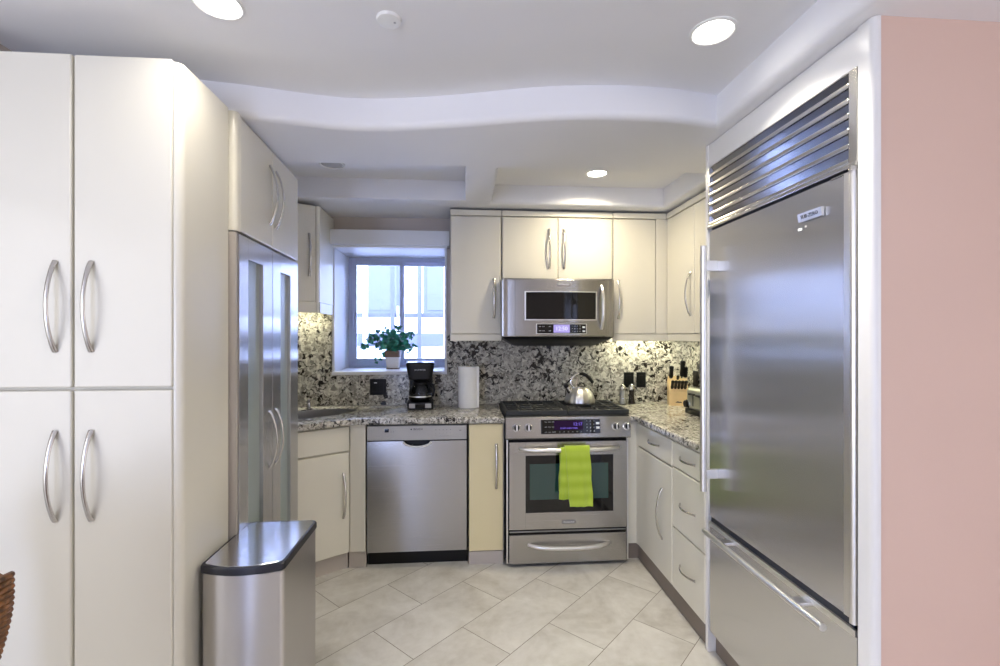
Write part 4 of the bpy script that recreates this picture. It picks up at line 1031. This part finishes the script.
# ------------------------------------------------------------------ ivy on the window sill
t = thing('potted_ivy', 'green ivy in a white pot on the window sill', 'plant', (-0.547, 3.70, WZ0+0.006))
def sq(bm, levels, n=4):
    loft(bm, [[(x, y, z) for x, y in rbox(a, a, 0.012, 0.0, 3)] for a, z in levels])
bm = nb(); sq(bm, [(0.044, 0.006), (0.050, 0.05), (0.053, 0.092)]); pt = ob('pot', bm, 'ceramic', t)
bm = nb(); sq(bm, [(0.0545, 0.092), (0.057, 0.140), (0.052, 0.140), (0.050, 0.120)]); ob('pot_rim', bm, 'terracotta', pt)
bm = nb(); sq(bm, [(0.048, 0.0), (0.048, 0.006)]); ob('pot_base', bm, 'terracotta', pt)
bm = nb(); sq(bm, [(0.047, 0.10), (0.049, 0.126)]); ob('soil', bm, 'soil', t)
rnd = random.Random(11)
sbm, lbm = nb(), nb()
def leaf(bm, p, d, s, rnd):
    d = d.normalized(); up = Vector((rnd.uniform(-.5, .5), rnd.uniform(-1.0, -.2), rnd.uniform(.1, 1))).normalized()
    a = d.cross(up); a.normalize(); nrm = a.cross(d)
    out = [(0, 0), (-0.30, 0.02), (-0.52, 0.20), (-0.34, 0.36), (-0.62, 0.60), (-0.26, 0.62), (-0.13, 0.86), (0, 1.12), (0.13, 0.86), (0.26, 0.62), (0.62, 0.60), (0.34, 0.36), (0.52, 0.20), (0.30, 0.02)]
    vs = [bm.verts.new(p + a*x*s + d*y*s + nrm*(0.18*abs(x)*s - 0.10*y*y*s)) for x, y in out]
    c = bm.verts.new(p + d*0.45*s)
    for i in range(len(vs)): bm.faces.new((c, vs[i], vs[(i+1) % len(vs)]))
ends = [(-0.245, -0.02, 0.165), (-0.21, 0.03, 0.20), (-0.13, -0.04, 0.060), (-0.11, -0.05, 0.24), (-0.07, 0.02, 0.30), (-0.02, -0.05, 0.28), (0.03, 0.03, 0.31), (0.06, -0.05, 0.25), (0.11, 0.0, 0.29), (0.13, -0.04, 0.22), (0.16, 0.02, 0.17), (0.12, -0.06, 0.135), (-0.05, -0.09, 0.20), (0.02, -0.08, 0.20), (-0.17, -0.03, 0.24), (0.08, 0.05, 0.22), (0.15, -0.02, 0.26), (-0.13, 0.03, 0.28), (0.0, -0.02, 0.25), (-0.08, -0.03, 0.17), (0.07, -0.07, 0.18)]
for e in ends:
    s0 = Vector((rnd.uniform(-.03, .03), rnd.uniform(-.03, .03), 0.12)); e = Vector(e)
    mid_ = (s0+e)/2 + Vector((0, 0, 0.05+0.04*rnd.random()))
    pts = [s0*(1-q)**2 + mid_*2*q*(1-q) + e*q*q for q in [i/7 for i in range(8)]]
    tube(sbm, pts, 0.0018, 5)
    for i in range(2, 8):
        for _ in range(2):
            d = Vector((rnd.uniform(-1, 1), rnd.uniform(-1, .3), rnd.uniform(-.7, .8)))
            leaf(lbm, pts[i] + d.normalized()*0.008, d, rnd.uniform(0.028, 0.046), rnd)
ob('stems', sbm, 'stem', t); ob('foliage', lbm, 'leaf', t, smooth=0)

# ------------------------------------------------------------------ wicker chair at the left edge
t = thing('wicker_chair', 'brown wicker chair back cut off at the lower left corner', 'chair', (-1.112, 0.94, 0.0))
bm = nb()
out = [(-0.222, 0.44), (-0.226, 0.70), (-0.232, 0.82), (-0.246, 0.885), (-0.258, 0.935), (-0.252, 0.964), (-0.235, 0.974), (0.235, 0.974), (0.252, 0.964), (0.258, 0.935), (0.246, 0.885), (0.232, 0.82), (0.226, 0.70), (0.222, 0.44)]
tb = bmesh.new(); fa = [tb.verts.new((x, -0.022, z)) for x, z in out]; ba = [tb.verts.new((x, 0.022, z)) for x, z in out]
tb.faces.new(fa); tb.faces.new(ba[::-1])
for i in range(len(out)): tb.faces.new((fa[i], ba[i], ba[(i+1) % len(out)], fa[(i+1) % len(out)]))
bmesh.ops.bevel(tb, geom=[e for e in tb.edges if abs(e.verts[0].co.y-e.verts[1].co.y) < 1e-6], offset=0.014, segments=3, affect='EDGES')
merge(bm, tb)
# woven rolls over the top corners
for sx in (-1, 1):
    for i in range(15):
        z = 0.80+i*0.0112; x = sx*(0.228+0.024*math.sin(min(1.0, (z-0.80)/0.13)*PI/2))
        tube(bm, [(x+0.002*sx, -0.022, z), (x+0.008*sx, 0.0, z+0.004), (x+0.002*sx, 0.022, z)], 0.0064, 8)
ob('backrest', bm, 'wicker', t)
bm = nb(); box(bm, -0.23, 0.23, -0.46, 0.02, 0.40, 0.46, 0.02, 3); ob('seat', bm, 'wicker', t)
for sx in (-0.20, 0.20):
    for y in (-0.43, -0.01):
        bm = nb(); tube(bm, [(sx, y, 0.0), (sx, y, 0.41)], [0.016, 0.022], 12); ob('leg', bm, 'wicker', t)
